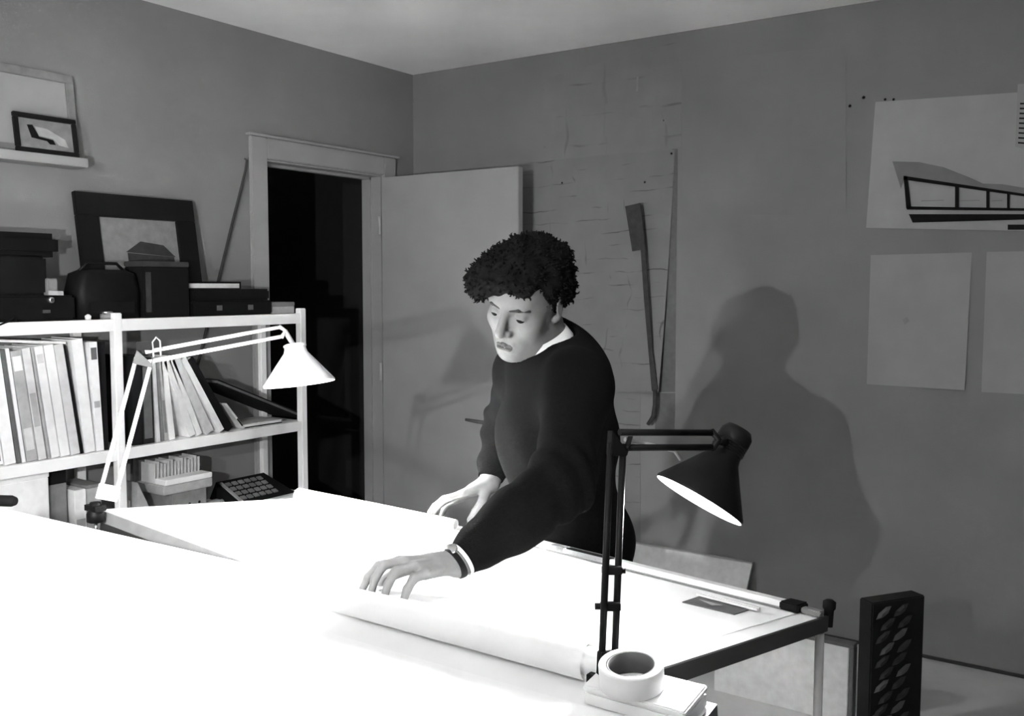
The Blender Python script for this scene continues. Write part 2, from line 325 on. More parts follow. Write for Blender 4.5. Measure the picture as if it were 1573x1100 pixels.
MB().box(.2, .255, pt(72, 440, .25)[1], pt(88, 440, .25)[1], tz + .085, pt(72, 428, .25)[2]).build('dial_box', 'g25', e, bevel=.004)
# black bag
y0, y1 = pt(113, 470, .2)[1], pt(206, 470, .2)[1]
e = empty('camera_bag', (.18, (y0 + y1) / 2, tz), 'soft black bag in front of the framed picture on the top shelf', 'bag')
zt = pt(150, 414, .2)[2]
m = MB(); m.add([(x, y, z) for z, s in ((tz, 1.0), (tz + (zt - tz) * .55, 1.02), (zt - .015, .9), (zt, .62)) for x, y in [(.19 + .055 * s * a, (y0 + y1) / 2 + (y1 - y0) / 2 * s * b) for a, b in ((-1, -.8), (-1, .8), (-.8, 1), (.8, 1), (1, .8), (1, -.8), (.8, -1), (-.8, -1))]],
      [(i * 8 + k, i * 8 + (k + 1) % 8, (i + 1) * 8 + (k + 1) % 8, (i + 1) * 8 + k) for i in range(3) for k in range(8)] + [tuple(range(7, -1, -1)), tuple(range(24, 32))], True)
m.build('body', 'leather', e)
MB().box(.247, .252, y0 + .03, y1 - .03, tz + .02, tz + .06).build('pocket', 'leather', e, bevel=.002)
MB().tube([(.19, y0 + .03, zt - .006), (.19, y0 + .06, zt + .022), (.19, y1 - .06, zt + .022), (.19, y1 - .03, zt - .006)], .006, 8).build('handle', 'leather', e)
# dark upright box, tray with white edge, long case
y0, y1 = pt(209, 470, .2)[1], pt(279, 470, .2)[1]
e = empty('file_box', (.18, (y0 + y1) / 2, tz), 'dark upright box between the black bag and the long case on the top shelf', 'box')
zt = pt(240, 402, .2)[2]
MB().box(.132, .25, y0, y1, tz, zt - .02).build('body', 'ink', e, bevel=.003); MB().box(.13, .252, y0 - .001, y1 + .001, zt - .0195, zt).build('lid', 'g08', e, bevel=.003)
MB().box(.25, .252, y0 + .008, y0 + .03, tz + .02, zt - .04).build('spine_label', 'g08', e)
y0, y1 = pt(283, 470, .2)[1], pt(403, 470, .2)[1]; zt = pt(340, 444, .2)[2]
e = empty('instrument_case', (.18, (y0 + y1) / 2, tz), 'long low black case at the right of the top shelf, under the tray', 'case')
MB().box(.13, .262, y0, y1, tz, tz + (zt - tz) * .55).build('body', 'black', e, bevel=.006); MB().box(.13, .262, y0, y1 - .01, tz + (zt - tz) * .56, zt).build('lid', 'black', e, bevel=.008)
for s in (.3, .7): MB().box(.262, .266, y0 + (y1 - y0) * s - .012, y0 + (y1 - y0) * s + .012, tz + .02, tz + .04).build('latch', 'g15', e)
a, b = pt(282, 436, .2), pt(364, 438, .2)
e = empty('tray', (.18, (a[1] + b[1]) / 2, zt), 'shallow dark rimmed tray with pale contents lying on the long black case', 'tray')
MB().box(.125, .225, a[1], b[1], zt + .0005, zt + .004).build('base', 'ink', e)
m = MB(); m.box(.125, .225, b[1] - .004, b[1], zt + .004, zt + .03); m.box(.125, .225, a[1], a[1] + .004, zt + .004, zt + .03); m.box(.125, .13, a[1], b[1], zt + .004, zt + .03); m.build('rim', 'ink', e)
MB().box(.132, .222, a[1] + .006, b[1] - .006, zt + .004, zt + .022).build('contents', 'g60', e)
y0, y1 = pt(405, 470, .2)[1], pt(440, 470, .2)[1]
e = empty('card_box', (.18, (y0 + y1) / 2, tz), 'small grey box at the right end of the top shelf', 'box')
zt = pt(420, 464, .2)[2]
MB().box(.15, .25, y0, y1, tz, tz + (zt - tz) * .62).build('body', 'g40', e, bevel=.002); MB().box(.149, .251, y0 - .001, y1 + .001, tz + (zt - tz) * .63, zt).build('lid', 'g25', e, bevel=.002)
# little tins at the front of the top shelf
c = pt(160, 478, .272)
e = empty('tobacco_tin', (.272, c[1], tz), 'small flat metal tin at the front edge of the top shelf by the post', 'tin')
MB().lathe((.255, c[1] + .02, tz), (0, 0, 1), [(0, .022), (.018, .022)], 24, True, True).build('body', 'g25', e); MB().lathe((.255, c[1] + .02, tz + .018), (0, 0, 1), [(0, .023), (.008, .023), (.01, .02)], 24, True, True).build('lid', 'chrome', e)
c = pt(135, 480, .272)
e = empty('thumb_cup', (.272, c[1], tz), 'tiny white cup at the front edge of the top shelf', 'cup')
MB().lathe((.272, c[1], tz), (0, 0, 1), [(0, .009), (.012, .011), (.016, .008)], 16, True, True).build('body', 'g80', e); MB().lathe((.272, c[1], tz + .016), (0, 0, 1), [(0, .006), (.003, .004)], 12, True, True).build('cap', 'g80', e)
# black cord over the rail, left
tag(MB().tube([pt(-30, 500, .3), pt(0, 499, .3), pt(12, 494, .3), pt(22, 487, .29), (.285, pt(25, 486, .285)[1], tz + .0035), (.268, pt(30, 486, .27)[1], tz + .0035)], .003, 8).build('power_cord', 'ink'), 'thin black cord hanging over the left end of the top shelf rail', 'cord')
# bent stick leaning on the wall
s1, s2 = wl(360, 330, .022), wl(340, 412, .022)
dlt = (s2 - s1); s3 = s2 + dlt * ((BOTZ + .002 - s2[2]) / dlt[2])
tag(MB().tube([wl(376, 244, .03), wl(379, 246, .026), wl(377, 262, .024), s1, s2, s3], [.004, .005, .005, .006, .006, .006], 8).build('stick', 'g08'), 'thin dark bent stick leaning against the left wall beside the door frame', 'stick')

# ------------------------------------------------------------------ bottom shelf things
bz = BOTZ + .0005
y0, y1 = pt(234, 760, .2)[1], pt(312, 760, .2)[1]
e = empty('card_index', (.2, (y0 + y1) / 2, bz), 'desk card index with upright cards and a white front bar on the bottom shelf', 'card file')
zz = lambda v, x=.25: pt(270, v, x)[2]
MB().box(.1, .262, y0 + .045, y1 - .03, bz, zz(757)).build('plinth', 'g25', e, bevel=.003)
for k in range(3): MB().lathe((.262, y0 + .075 + k * .045, (bz + zz(757)) / 2), (1, 0, 0), [(0, .006), (.003, .004)], 10, cap1=True).build('knob', 'ink', e)
MB().box(.09, .265, y0 + .005, y1 - .002, zz(757) + .0005, zz(742)).build('tray', 'g40', e, bevel=.004)
MB().box(.2, .268, y0 + .012, y1 - .006, zz(742), zz(734)).build('front_bar', 'white', e, bevel=.002)
for k in range(14):
    yy = y0 + .015 + (y1 - y0 - .03) * k / 13
    MB().obox((.11, yy, zz(742)), (.085, 0, 0), (0, .004, 0), (0, .002, zz(712) - zz(742) + .006 * math.sin(k * 1.7))).build('card', 'g60', e)
MB().box(.092, .097, y0 - .01, y1 + .004, zz(742), zz(698)).build('back_panel', 'g15', e)
y0, y1 = pt(352, 760, .2)[1], pt(440, 760, .2)[1]
e = empty('telephone_console', (.19, (y0 + y1) / 2, bz), 'dark keypad machine with a sloping front on the bottom shelf at the right', 'machine')
zt = pt(400, 732, .15)[2]; zf = pt(400, 768, .25)[2]
b4 = [(.07, y0, bz), (.262, y0, bz), (.262, y1, bz), (.07, y1, bz)]; t4 = [(.09, y0 + .02, zt), (.26, y0 + .01, zf + .004), (.26, y1 - .01, zf + .004), (.09, y1 - .03, zt)]
MB().hexa(b4, t4).build('body', 'ink', e, bevel=.005)
A0, A1, A2, A3 = map(np.array, t4); nn = U(np.cross(A1 - A0, A3 - A0)); nn = nn if nn[2] > 0 else -nn
for i in range(4):
    for j in range(6):
        q = A0 + (A3 - A0) * (.1 + .13 * j) + (A1 - A0) * (.15 + .2 * i) + nn * .0005
        MB().obox(q, (A3 - A0) * .09, (A1 - A0) * .12, nn * .005).build('key', 'g25', e)
MB().obox(A0 + (A3 - A0) * .02 + (A1 - A0) * .1, (A3 - A0) * .05, (A1 - A0) * .85, nn * .007).build('cradle', 'g40', e)
y0, y1 = pt(305, 765, .24)[1], pt(345, 765, .24)[1]
e = empty('tape_dispenser', (.23, (y0 + y1) / 2, bz), 'low grey rounded dispenser between the card index and the keypad machine', 'dispenser')
MB().tube([(.225, y0, bz + .016), (.225, y1, bz + .016)], .016, 14).build('body', 'g40', e); MB().box(.215, .235, y0 + .02, y1 - .02, bz + .03, bz + .036).build('cutter', 'g25', e)
y0, y1 = pt(194, 760, .2)[1], pt(228, 760, .2)[1]
e = empty('desk_stand', (.2, (y0 + y1) / 2, bz), 'pale wedge shaped stand at the post end of the bottom shelf', 'stand')
MB().prism([(.12, y0, bz), (.12, y1, bz), (.12, y0 + .015, pt(205, 738, .2)[2])], (.13, 0, 0)).build('wedge', 'g40', e); MB().box(.12, .26, y0 + .002, y1, bz, bz + .004).build('foot', 'g25', e)
MB().box(.205, .215, y0 + .0, y0 + .006, bz, bz + .1).build('stay', 'g60', e)
# left bay
y0, y1 = pt(-60, 760, .2)[1], pt(60, 760, .2)[1]
e = empty('storage_box', (.2, (y0 + y1) / 2, bz), 'big white box under the left row of books', 'box')
zt = pt(30, 722, .262)[2]
MB().box(.06, .262, y0, y1, bz, zt - .04).build('body', 'g80', e, bevel=.002); MB().box(.058, .264, y0 - .002, y1 + .002, zt - .0395, zt).build('lid', 'g80', e, bevel=.002)
y0, y1 = pt(64, 760, .2)[1], pt(98, 760, .2)[1]
e = empty('black_box', (.2, (y0 + y1) / 2, bz), 'dark box right of the white box under the left books', 'box')
MB().box(.06, .22, y0, y1, bz, pt(80, 722, .22)[2]).build('body', 'ink', e, bevel=.002); MB().box(.22, .224, y0 + .004, y1 - .004, bz + .01, pt(80, 745, .22)[2]).build('label_card', 'g25', e)
y0, y1 = pt(102, 760, .2)[1], pt(120, 760, .2)[1]
e = empty('file_holder', (.2, (y0 + y1) / 2, bz), 'narrow pale upright file beside the dark box on the bottom shelf', 'file')
MB().box(.08, .25, y0, y1, bz, pt(110, 755, .25)[2]).build('body', 'g80', e, bevel=.002); MB().box(.25, .252, y0 + .006, y1 - .006, bz + .03, bz + .08).build('label_card', 'g40', e)
y0, y1 = pt(122, 760, .2)[1], pt(146, 760, .2)[1]
e = empty('grey_file_box', (.2, (y0 + y1) / 2, bz), 'mid grey box behind the white lamp clamp on the bottom shelf', 'box')
MB().box(.08, .24, y0, y1, bz, pt(130, 752, .24)[2]).build('body', 'g40', e, bevel=.002); MB().box(.078, .242, y0 - .001, y1 + .001, pt(130, 752, .24)[2], pt(130, 747, .24)[2]).build('lid', 'g25', e, bevel=.002)

# ------------------------------------------------------------------ the man's drawing table
rot, tilt = -.142, .114
EX = np.array((math.cos(rot), math.sin(rot), 0)); EY = np.array((-math.sin(rot) * math.cos(tilt), math.cos(rot) * math.cos(tilt), -math.sin(tilt))); EN = np.cross(EX, EY)
B0 = np.array((1.307, -2.654, .97)); BW, BD = 1.464, .69
def bd(u, v, h=0.0): return on(u, v, EN, EN @ B0 + h)
def bp(s, t, h=0.0): return B0 + EX * s + EY * t + EN * h
tb = empty('drawing_table', (2.05, -2.4, FZ), 'far drawing table with tilted white board the man leans over', 'table')
MB().obox(bp(0, 0, -.022), EX * BW, EY * BD, EN * .0215).build('table_top', 'board', tb)
MB().obox(bp(-.004, -.006, -.028), EX * (BW + .008), EY * .006, EN * .027).build('edge_strip', 'edge', tb)
MB().obox(bp(BW, -.006, -.028), EX * .006, EY * (BD + .01), EN * .028).build('edge_strip', 'dedge', tb)  # right edge: shade of the unlit side put into its colour
MB().obox(bp(-.006, -.006, -.028), EX * .006, EY * (BD + .01), EN * .028).build('edge_strip', 'edge', tb)
MB().obox(bp(.0, -.004, -.058), EX * BW, EY * .03, EN * .028).build('under_rail', 'dedge', tb)
for s, t in ((.06, .05), (BW - .002, BD - .012), (.06, BD - .03)):
    p = bp(s, t, -.03); MB().tube([p, (p[0], p[1], FZ + .001)], .0085, 12).build('leg', 'pale', tb)
p = bp(BW - .1, .08, -.03); MB().tube([p, (p[0], p[1], FZ + .001)], .0085, 12).build('leg', 'pale', tb)
p, q = bp(.06, BD - .03, -.03), bp(BW - .03, BD - .03, -.03)
MB().tube([(p[0], p[1], .25), (q[0], q[1], .25)], .008, 10).build('stretcher', 'pale', tb)
sh_ = tag(MB().obox(bp(.012, .012, .0003), EX * (BW - .05), EY * (BD - .055), EN * .0006).build('drawing_sheet', 'paper'), 'large white drawing sheet taped on the far table under the man\'s hands', 'paper')
# parallel rule along the far edge
r0, r1 = bp(BW * .50, BD - .032, .001), bp(BW - .04, BD - .032, .001); dx = U(r1 - r0)
pr = empty('parallel_rule', r0, 'long white parallel rule along the far edge of the far table', 'ruler')
MB().obox(r0, r1 - r0, EY * .026, EN * .014).build('bar', 'rule', pr, bevel=.001)
for u0, u1 in ((806, 826), (830, 900)):
    a, b = bd(u0, 843 + (u0 - 806) * .24, .014), bd(u1, 843 + (u1 - 806) * .24, .014)
    s0 = (a - r0) @ dx; s1 = (b - r0) @ dx
    MB().obox(r0 + dx * s0 - EY * .0, dx * (s1 - s0), EY * .017, EN * .0155).build('grip', 'ink' if u0 > 826 else 'g25', pr)
MB().obox(r0 - EY * .004, r1 - r0, EY * .0035, EN * .003).build('edge_strip', 'edge', pr)
c = bd(1222, 937, .004)
e = empty('edge_clamp', c, 'black clamp gripping the far right corner of the drawing table', 'clamp')
MB().obox(bp(BW - .072, BD - .042, .0012), EX * .038, EY * .045, EN * .016).build('jaw', 'ink', e, bevel=.003)
MB().obox(bp(BW - .034, BD - .03, .0012), EX * .038, EY * .018, EN * .011).build('arm', 'g25', e, bevel=.002)
MB().lathe(bp(BW + .0, BD + .016, -.022), EN, [(0, .009), (.03, .009), (.034, .012), (.046, .012), (.05, .006)], 16, True, True).build('knob', 'ink', e)
# rolled drawing across the far left corner
a, b = bd(458, 761, .020), bd(700, 806, .014); ax = b - a
e = empty('rolled_drawing', a, 'loosely rolled white drawing lying along the far left edge of the far table', 'paper roll')
MB().tube([a + ax * t for t in (0, .3, .6, 1)], [.0195, .018, .016, .0125], 24, cap=False).build('outer_sheet', 'paper', e)
MB().tube([a + ax * .002, a + ax * .9], [.012, .009], 20, cap=False).build('inner_turn', 'paper', e)
MB().tube([a + ax * .004 + U(ax) * .0, a + ax * .05], [.005, .005], 12).build('core', 'g60', e)
# set square and scale rule near the right corner
q = [bd(u, v, .0012) for u, v in ((1048, 926), (1075, 917), (1112, 926), (1150, 938), (1128, 945))]
e = empty('set_square', q[0], 'grey set square lying near the far right corner of the far table', 'set square')
MB().prism(q, EN * .002).build('plate', 'g15', e)
MB().prism([bd(u, v, .0034) for u, v in ((1074, 921), (1110, 930), (1094, 930))], EN * .0005).build('cut_out', 'g40', e)
a, b = bd(1072, 914, .005), bd(1165, 938, .005)
e = empty('scale_rule', a, 'white scale rule resting on the grey set square', 'ruler')
MB().obox(a, b - a, EY * -.006, EN * .004).build('lower_edge', 'rule', e); MB().obox(a + EY * .002, b - a, EY * .006, EN * .005).build('upper_edge', 'rule', e); MB().obox(a + EY * .008 + (b - a) * .4, (b - a) * .55, EY * .003, EN * .0045).build('grip', 'ink', e)

# ------------------------------------------------------------------ near drawing table
ft = math.radians(8.5)
FX = np.array((1., .008, 0)); FX /= np.linalg.norm(FX); FYb = np.array((0, -math.cos(ft), -math.sin(ft))); FN = U(np.cross(FYb, FX))
F0 = np.array((1.18, -2.893, 1.0)); FW, FD = 1.745, .8
def fp(s, t, h=0.0): return F0 + FX * s + FYb * t + FN * h
def fb(u, v, h=0.0): return on(u, v, FN, FN @ F0 + h)
nt_ = empty('near_drawing_table', (2.05, -3.2, FZ), 'near drawing table with glaring white board in the foreground', 'table')
MB().obox(fp(0, 0, -.022), FX * FW, FYb * FD, FN * .022).build('table_top', 'board', nt_)
MB().obox(fp(FW, 0, -.024), FX * .006, FYb * FD, FN * .024).build('edge_strip', 'dedge', nt_)
MB().obox(fp(FW - .06, .004, -.07), FX * .058, FYb * (FD - .1), FN * .047).build('under_rail', 'dedge', nt_)
for s, t in ((.1, .06), (FW - .14, .06), (.1, FD - .06), (FW - .14, FD - .06)):
    p = fp(s, t, -.024); MB().box(p[0] - .016, p[0] + .016, p[1] - .016, p[1] + .016, FZ + .001, p[2] - .004).build('leg', 'grey', nt_)
fsheet = tag(MB().obox(fp(.05, .075, .0004), FX * (FW - .09), FYb * (FD - .09), FN * .0006).build('drawing_sheet', 'paper'), 'large blank white sheet covering the near table', 'paper')
# tapering paper roll along the ridge
def roll_pt(u, v, r): return fb(u, v, 0) + FN * r
ra = fb(-60, 786, 0); rb = fb(893, 1058, 0)
R0, R1 = .011, .0245
A = ra + FN * (R0 + .0006) - FYb * R0; B_ = rb + FN * (R1 + .0008) - FYb * R1
e = empty('paper_roll', (A + B_) / 2, 'long tapering roll of white paper along the top edge of the near table', 'paper roll')
ax = B_ - A
MB().tube([A + ax * t for t in (0, .25, .5, .75, 1)], [R0 + (R1 - R0) * t for t in (0, .25, .5, .75, 1)], 28, cap=False).build('outer_sheet', 'paper', e)
MB().tube([A + ax * .3, B_ + U(ax) * .022], [.008, .0185], 24, cap=False).build('inner_turn', 'paper', e)
MB().tube([A + ax * .5, B_ + U(ax) * .006], [.006, .009], 16).build('core', 'g80', e)
# white box pad at the right end + tape roll
wb = empty('instrument_box', fp(FW - .06, .04), 'flat white box at the top right corner of the near table', 'box')
MB().obox(fp(FW - .135, .008, .0005), FX * .132, FYb * .064, FN * .018).build('body', 'white', wb, bevel=.002); MB().obox(fp(FW - .136, .007, .019), FX * .134, FYb * .066, FN * .008).build('lid', 'white', wb, bevel=.002)
tc_ = fb(971, 1045, .0) ; tc_ = on(971, 1052, FN, FN @ F0 + .0275)
tr = empty('tape_roll', tc_, 'roll of drafting tape lying flat on the white box', 'tape roll')
RT = .0385
MB().lathe(tc_, FN, [(0.0005, .030), (.0005, RT), (.001, RT + .0005), (.027, RT + .0005), (.028, RT), (.028, .030)], 48).build('tape_winding', 'tape', tr)
MB().lathe(tc_, FN, [(.0005, .0298), (.0275, .0298), (.0275, .0275), (.0005, .0275), (.0005, .0298)], 48).build('core', 'g15', tr)
# loose small thing inside the ring
e = empty('pencil_sharpener', tc_, 'small shiny metal sharpener inside the tape roll', 'sharpener')
MB().obox(tc_ + FN * .0006 + FX * .002 - FYb * .004, FX * .015, FYb * .01, FN * .009).build('body', 'chrome', e, bevel=.002); MB().obox(tc_ + FN * .0098 + FX * .004 - FYb * .003, FX * .011, FYb * .008, FN * .001).build('blade', 'chrome', e)
# dark cylinder end, left of the ridge
a = fb(-40, 768, .03); b = fb(24, 770, .024)
e = empty('marker', a, 'black barrel with rounded end at the far left of the near table', 'marker')
MB().tube([a, b - (b - a) * .1, b], [.0125, .0125, .009], 16).build('barrel', 'ink', e); MB().tube([a - (b - a) * .6, a], [.0115, .0115], 16).build('cap', 'black', e)

# ------------------------------------------------------------------ desk lamps
def coil(p, q, r, turns, wire=.0012, n=6):
    p, q = np.array(p), np.array(q); t = U(q - p); x = U(np.cross(t, (.3, .5, .8))); y = np.cross(t, x); k = turns * 8
    return MB().tube([p + (q - p) * (i / k) + r * (x * math.cos(i * math.pi / 4) + y * math.sin(i * math.pi / 4)) for i in range(k + 1)], wire, n)
def lamp(name, label, base, elbow, tip, opening, axis, R, H, rn, neck, mt, lin, bulbm, gap, rod, clampz, group=None, bulb_in=.35, bulb_r=.022, clampm='black', low=None, gap2=None):
    base, elbow, tip, opening = map(lambda v: np.array(v, float), (base, elbow, tip, opening)); axis = U(axis)
    L = empty(name, base, label, 'lamp', group)
    low = base if low is None else np.array(low, float)
    pn = U(np.cross(elbow - base, tip - elbow)) if np.linalg.norm(np.cross(elbow - base, tip - elbow)) > 1e-4 else np.array((0, 1., 0))
    l1 = U(elbow - base); s1 = U(np.cross(pn, l1)) * gap; l2 = U(tip - elbow); s2 = U(np.cross(pn, l2)) * (gap2 or gap)
    m = MB(); m.lathe(low - np.array((0, 0, clampz)), (0, 0, 1), [(0, .014), (.003, .02), (clampz * .6, .02), (clampz, .013), (clampz + .012, .012)], 20, True, True)
    m.box(low[0] - .022, low[0] + .022, low[1] - .014, low[1] + .014, low[2] - clampz * .2, low[2] + .006)
    c = m.build('clamp', clampm, L); MB().tube([low - np.array((0, 0, clampz)), low - np.array((0, 0, clampz + .03))], [.004, .004], 10).build('screw', 'chrome', c)
    for sg in (-1, 1): MB().tube([base + s1 * sg + l1 * .012, elbow + s1 * sg - l1 * .004], rod, 10).build('lower_rod', mt, L)
    for sg in (-1, 1): MB().tube([elbow + s2 * sg + l2 * .004, tip + s2 * sg], rod, 10).build('upper_rod', mt, L)
    MB().prism([elbow + pn * .006 + s1 * 1.3 - l1 * .02, elbow + pn * .006 - s1 * 1.3 - l1 * .02, elbow + pn * .006 - s1 * 1.2 + l1 * .012, elbow + pn * .006 + s2 * 1.4 + l2 * .012, elbow + pn * .006 - s2 * .6 + l2 * .022], -pn * .012).build('elbow_bracket', 'g15' if mt == 'white' else mt, L, bevel=.001)
    MB().prism([base + pn * .006 + s1 * 1.4, base + pn * .006 - s1 * 1.4, base + pn * .006 - s1 * 1.4 + l1 * .035, base + pn * .006 + s1 * 1.4 + l1 * .035], -pn * .012).build('base_bracket', mt, L, bevel=.001)
    ntop = opening + axis * (H + neck)
    br = MB(); br.tube([tip + s2 * 1.2, tip + l2 * .014, tip - s2 * 1.2], rod * 1.1, 10)
    br.tube([tip + l2 * .012, (tip + l2 * .012) * .4 + (opening + axis * (H + neck * .4)) * .6, opening + axis * (H + neck * .4)], rod * 1.3, 10)
    br.build('head_bracket', mt if mt != 'white' else 'grey', L)
    prof = [(0, R), (.004, R + .001), (H * .55, R * .45 + rn * .55), (H * .9, rn * 1.1 + .0), (H, rn), (H + neck * .45, rn * .98), (H + neck * .5, rn * 1.06), (H + neck * .8, rn * 1.04), (H + neck, rn * .8), (H + neck, .001)]
    sd = MB().lathe(opening, axis, prof, 48).build('shade', mt, L)
    MB().lathe(opening, axis, [(0, R), (.0005, R - .0016), (H * .55, R * .45 + rn * .55 - .003), (H * .9, rn * 1.1 - .003), (H + neck * .4, rn - .004), (H + neck * .42, .001)], 48).build('shade_lining', lin, sd)
    bc = opening + axis * (H * bulb_in)
    bl = MB().ball(bc, bulb_r, 14).build('bulb', bulbm, L)
    MB().lathe(bc + axis * (bulb_r * .9), axis, [(0, .011), (H + neck * .35 - H * bulb_in - bulb_r, .012)], 16, True, True).build('bulb_socket', 'grey', L)
    if neck > .03:
        for k in range(4): MB().lathe(opening + axis * (H + neck * (.12 + .09 * k)), axis, [(0, rn), (.001, rn + .0012), (.003, rn + .0012), (.004, rn)], 32).build('cooling_ring', mt, sd)
    return L
# white lamp, far left corner of the man's table
wb_ = dp(163, 768, 2.22); we = dp(222, 549, 2.25); wt = dp(430, 510, 2.36)
wo = dp(460, 590, 2.40); wtop = dp(452, 530, 2.40) + CF * .006
lamp('white_desk_lamp', 'white jointed desk lamp at the left corner of the far table', wb_, we, wt, wo, U(wtop - wo), .088, .088, .027, .014, 'white', 'white', 'bulb2', .017, .0048, .035, bulb_in=.42, bulb_r=.024, low=(wb_[0] - .012, wb_[1] - .02, .985), gap2=.0118)
wl__ = bpy.data.objects['white_desk_lamp']; c_ = dp(224, 531, 2.252)
MB().obox(c_ - CR * .021 - CU * .011 - CF * .006, CR * .038, CU * .02, CF * .012).build('spring_block', 'black', wl__, bevel=.002)
MB().tube([dp(236, 548, 2.25), dp(234, 526, 2.25), dp(240, 518, 2.25), dp(246, 524, 2.25), dp(247, 546, 2.25)], .0022, 8).build('spring_hook', 'grey', wl__)
# black lamp, right
kb = zp(933, 1044, 1.012); ke = dp(948, 676, 1.22); kt = dp(1093, 676, 1.30)
ko = dp(1073, 769, 1.335); ka = U(CR * .52 + CU * .84 + CF * .13)
lamp('black_desk_lamp', 'black jointed desk lamp with conical shade at the right of the near table', kb, ke, kt, ko, ka, .066, .075, .0225, .042, 'black', 'white', 'bulb3', .0098, .0045, .025, bulb_in=.35, bulb_r=.018)
bl_ = bpy.data.objects['black_desk_lamp']
for t_, kx in ((.30, -.016), (.45, .014)):
    q_ = kb + (ke - kb) * t_; MB().obox(q_ - CR * .0125 - CU * .005 - CF * .006, CR * .025, CU * .01, CF * .012).build('collar', 'black', bl_, bevel=.001); MB().tube([q_, q_ + CR * kx * 1.2], .004, 10).build('knob', 'black', bl_)
MB().tube([dp(960, 675, 1.235), dp(1036, 692, 1.275), dp(1045, 706, 1.285)], [.003, .0028, .002], 8).build('tension_bar', 'grey', bl_)
# third lamp, standing on the near table beyond the left of the picture
SL = np.array((2.2, -3.7, 1.37)); az, el = math.radians(-43), math.radians(-20); sa = -V3(math.sin(az) * math.cos(el), math.cos(az) * math.cos(el), math.sin(el))
sb = np.array((1.32, -3.10, fp(0, .21)[2] + .03))
lamp('side_desk_lamp', 'white desk lamp standing left of the camera on the near table', sb + FN * .03, (1.5, -3.72, 1.50), (1.98, -3.98, 1.56), SL, sa, .085, .12, .03, .03, 'white', 'g08', 'bulb1', .015, .005, .026, bulb_in=.86, bulb_r=.02, low=sb)
# floor lamp with a bare globe, behind the camera
LB = np.array((2.5, -4.9, 1.78))
fl = empty('floor_lamp', (LB[0], LB[1], FZ), 'floor lamp with a bare globe bulb standing behind the camera', 'lamp')
MB().lathe((LB[0], LB[1], FZ + .001), (0, 0, 1), [(0, .14), (.012, .14), (.02, .03)], 32, True, True).build('base', 'black', fl); MB().tube([(LB[0], LB[1], FZ + .02), LB - np.array((0, 0, .09))], .011, 12).build('pole', 'grey', fl)
MB().tube([LB - np.array((0, 0, .09)), LB - np.array((0, 0, .0155))], .010, 16).build('bulb_socket', 'black', fl); MB().ball(LB, .016, 16).build('bulb', 'bulb4', fl)
MB().lathe(LB - np.array((0, 0, .062)), (0, 0, 1), [(0, .02), (.001, .189), (.004, .19), (.004, .02)], 40).build('cutoff_dish', 'black', fl)  # added opaque dish, cuts the globe's downward light off the near table
# black lamp arm collar + pale cable strip near the elbow
# ------------------------------------------------------------------ the man: signed distance shapes, meshed by sparse surface nets
def V(*a): return np.array(a, float)
class S:   # one primitive: kind, distance function, bounding sphere, blend
    def __init__(s, fn, c, r, k, op='u'): s.fn, s.c, s.r, s.k, s.op = fn, np.array(c, float), r, k, op
def cone(a, b, ra, rb, k=.02, op='u'):
    a, b = np.array(a, float), np.array(b, float); ba = b - a; L2 = ba @ ba
    def fn(P):
        t = np.clip((P - a) @ ba / L2, 0, 1); return np.linalg.norm(P - a - t[:, None] * ba, axis=1) - (ra + (rb - ra) * t)
    return S(fn, (a + b) / 2, math.sqrt(L2) / 2 + max(ra, rb), k, op)
def ell(c, R, Fm, k=.02, op='u'):   # Fm rows: local axes
    c = np.array(c, float); R = np.array(R, float); Fm = np.array(Fm, float)
    def fn(P):
        q = (P - c) @ Fm.T; k0 = np.linalg.norm(q / R, axis=1); k1 = np.linalg.norm(q / (R * R), axis=1)
        return k0 * (k0 - 1) / np.maximum(k1, 1e-9)
    return S(fn, c, R.max(), k, op)
def ev(P, prims):
    d = np.full(len(P), 9.0)
    for p in prims:
        e = p.fn(P); k = p.k
        if p.op == 'u':
            h = np.maximum(k - np.abs(d - e), 0) / k; d = np.minimum(d, e) - h * h * k * .25
        elif p.op == 's':
            e = -e; h = np.maximum(k - np.abs(d - e), 0) / k; d = np.maximum(d, e) + h * h * k * .25
        elif p.op == 'i':
            h = np.maximum(k - np.abs(d - e), 0) / k; d = np.maximum(d, e) + h * h * k * .25
        elif p.op == 'd': d = d + e
    return d
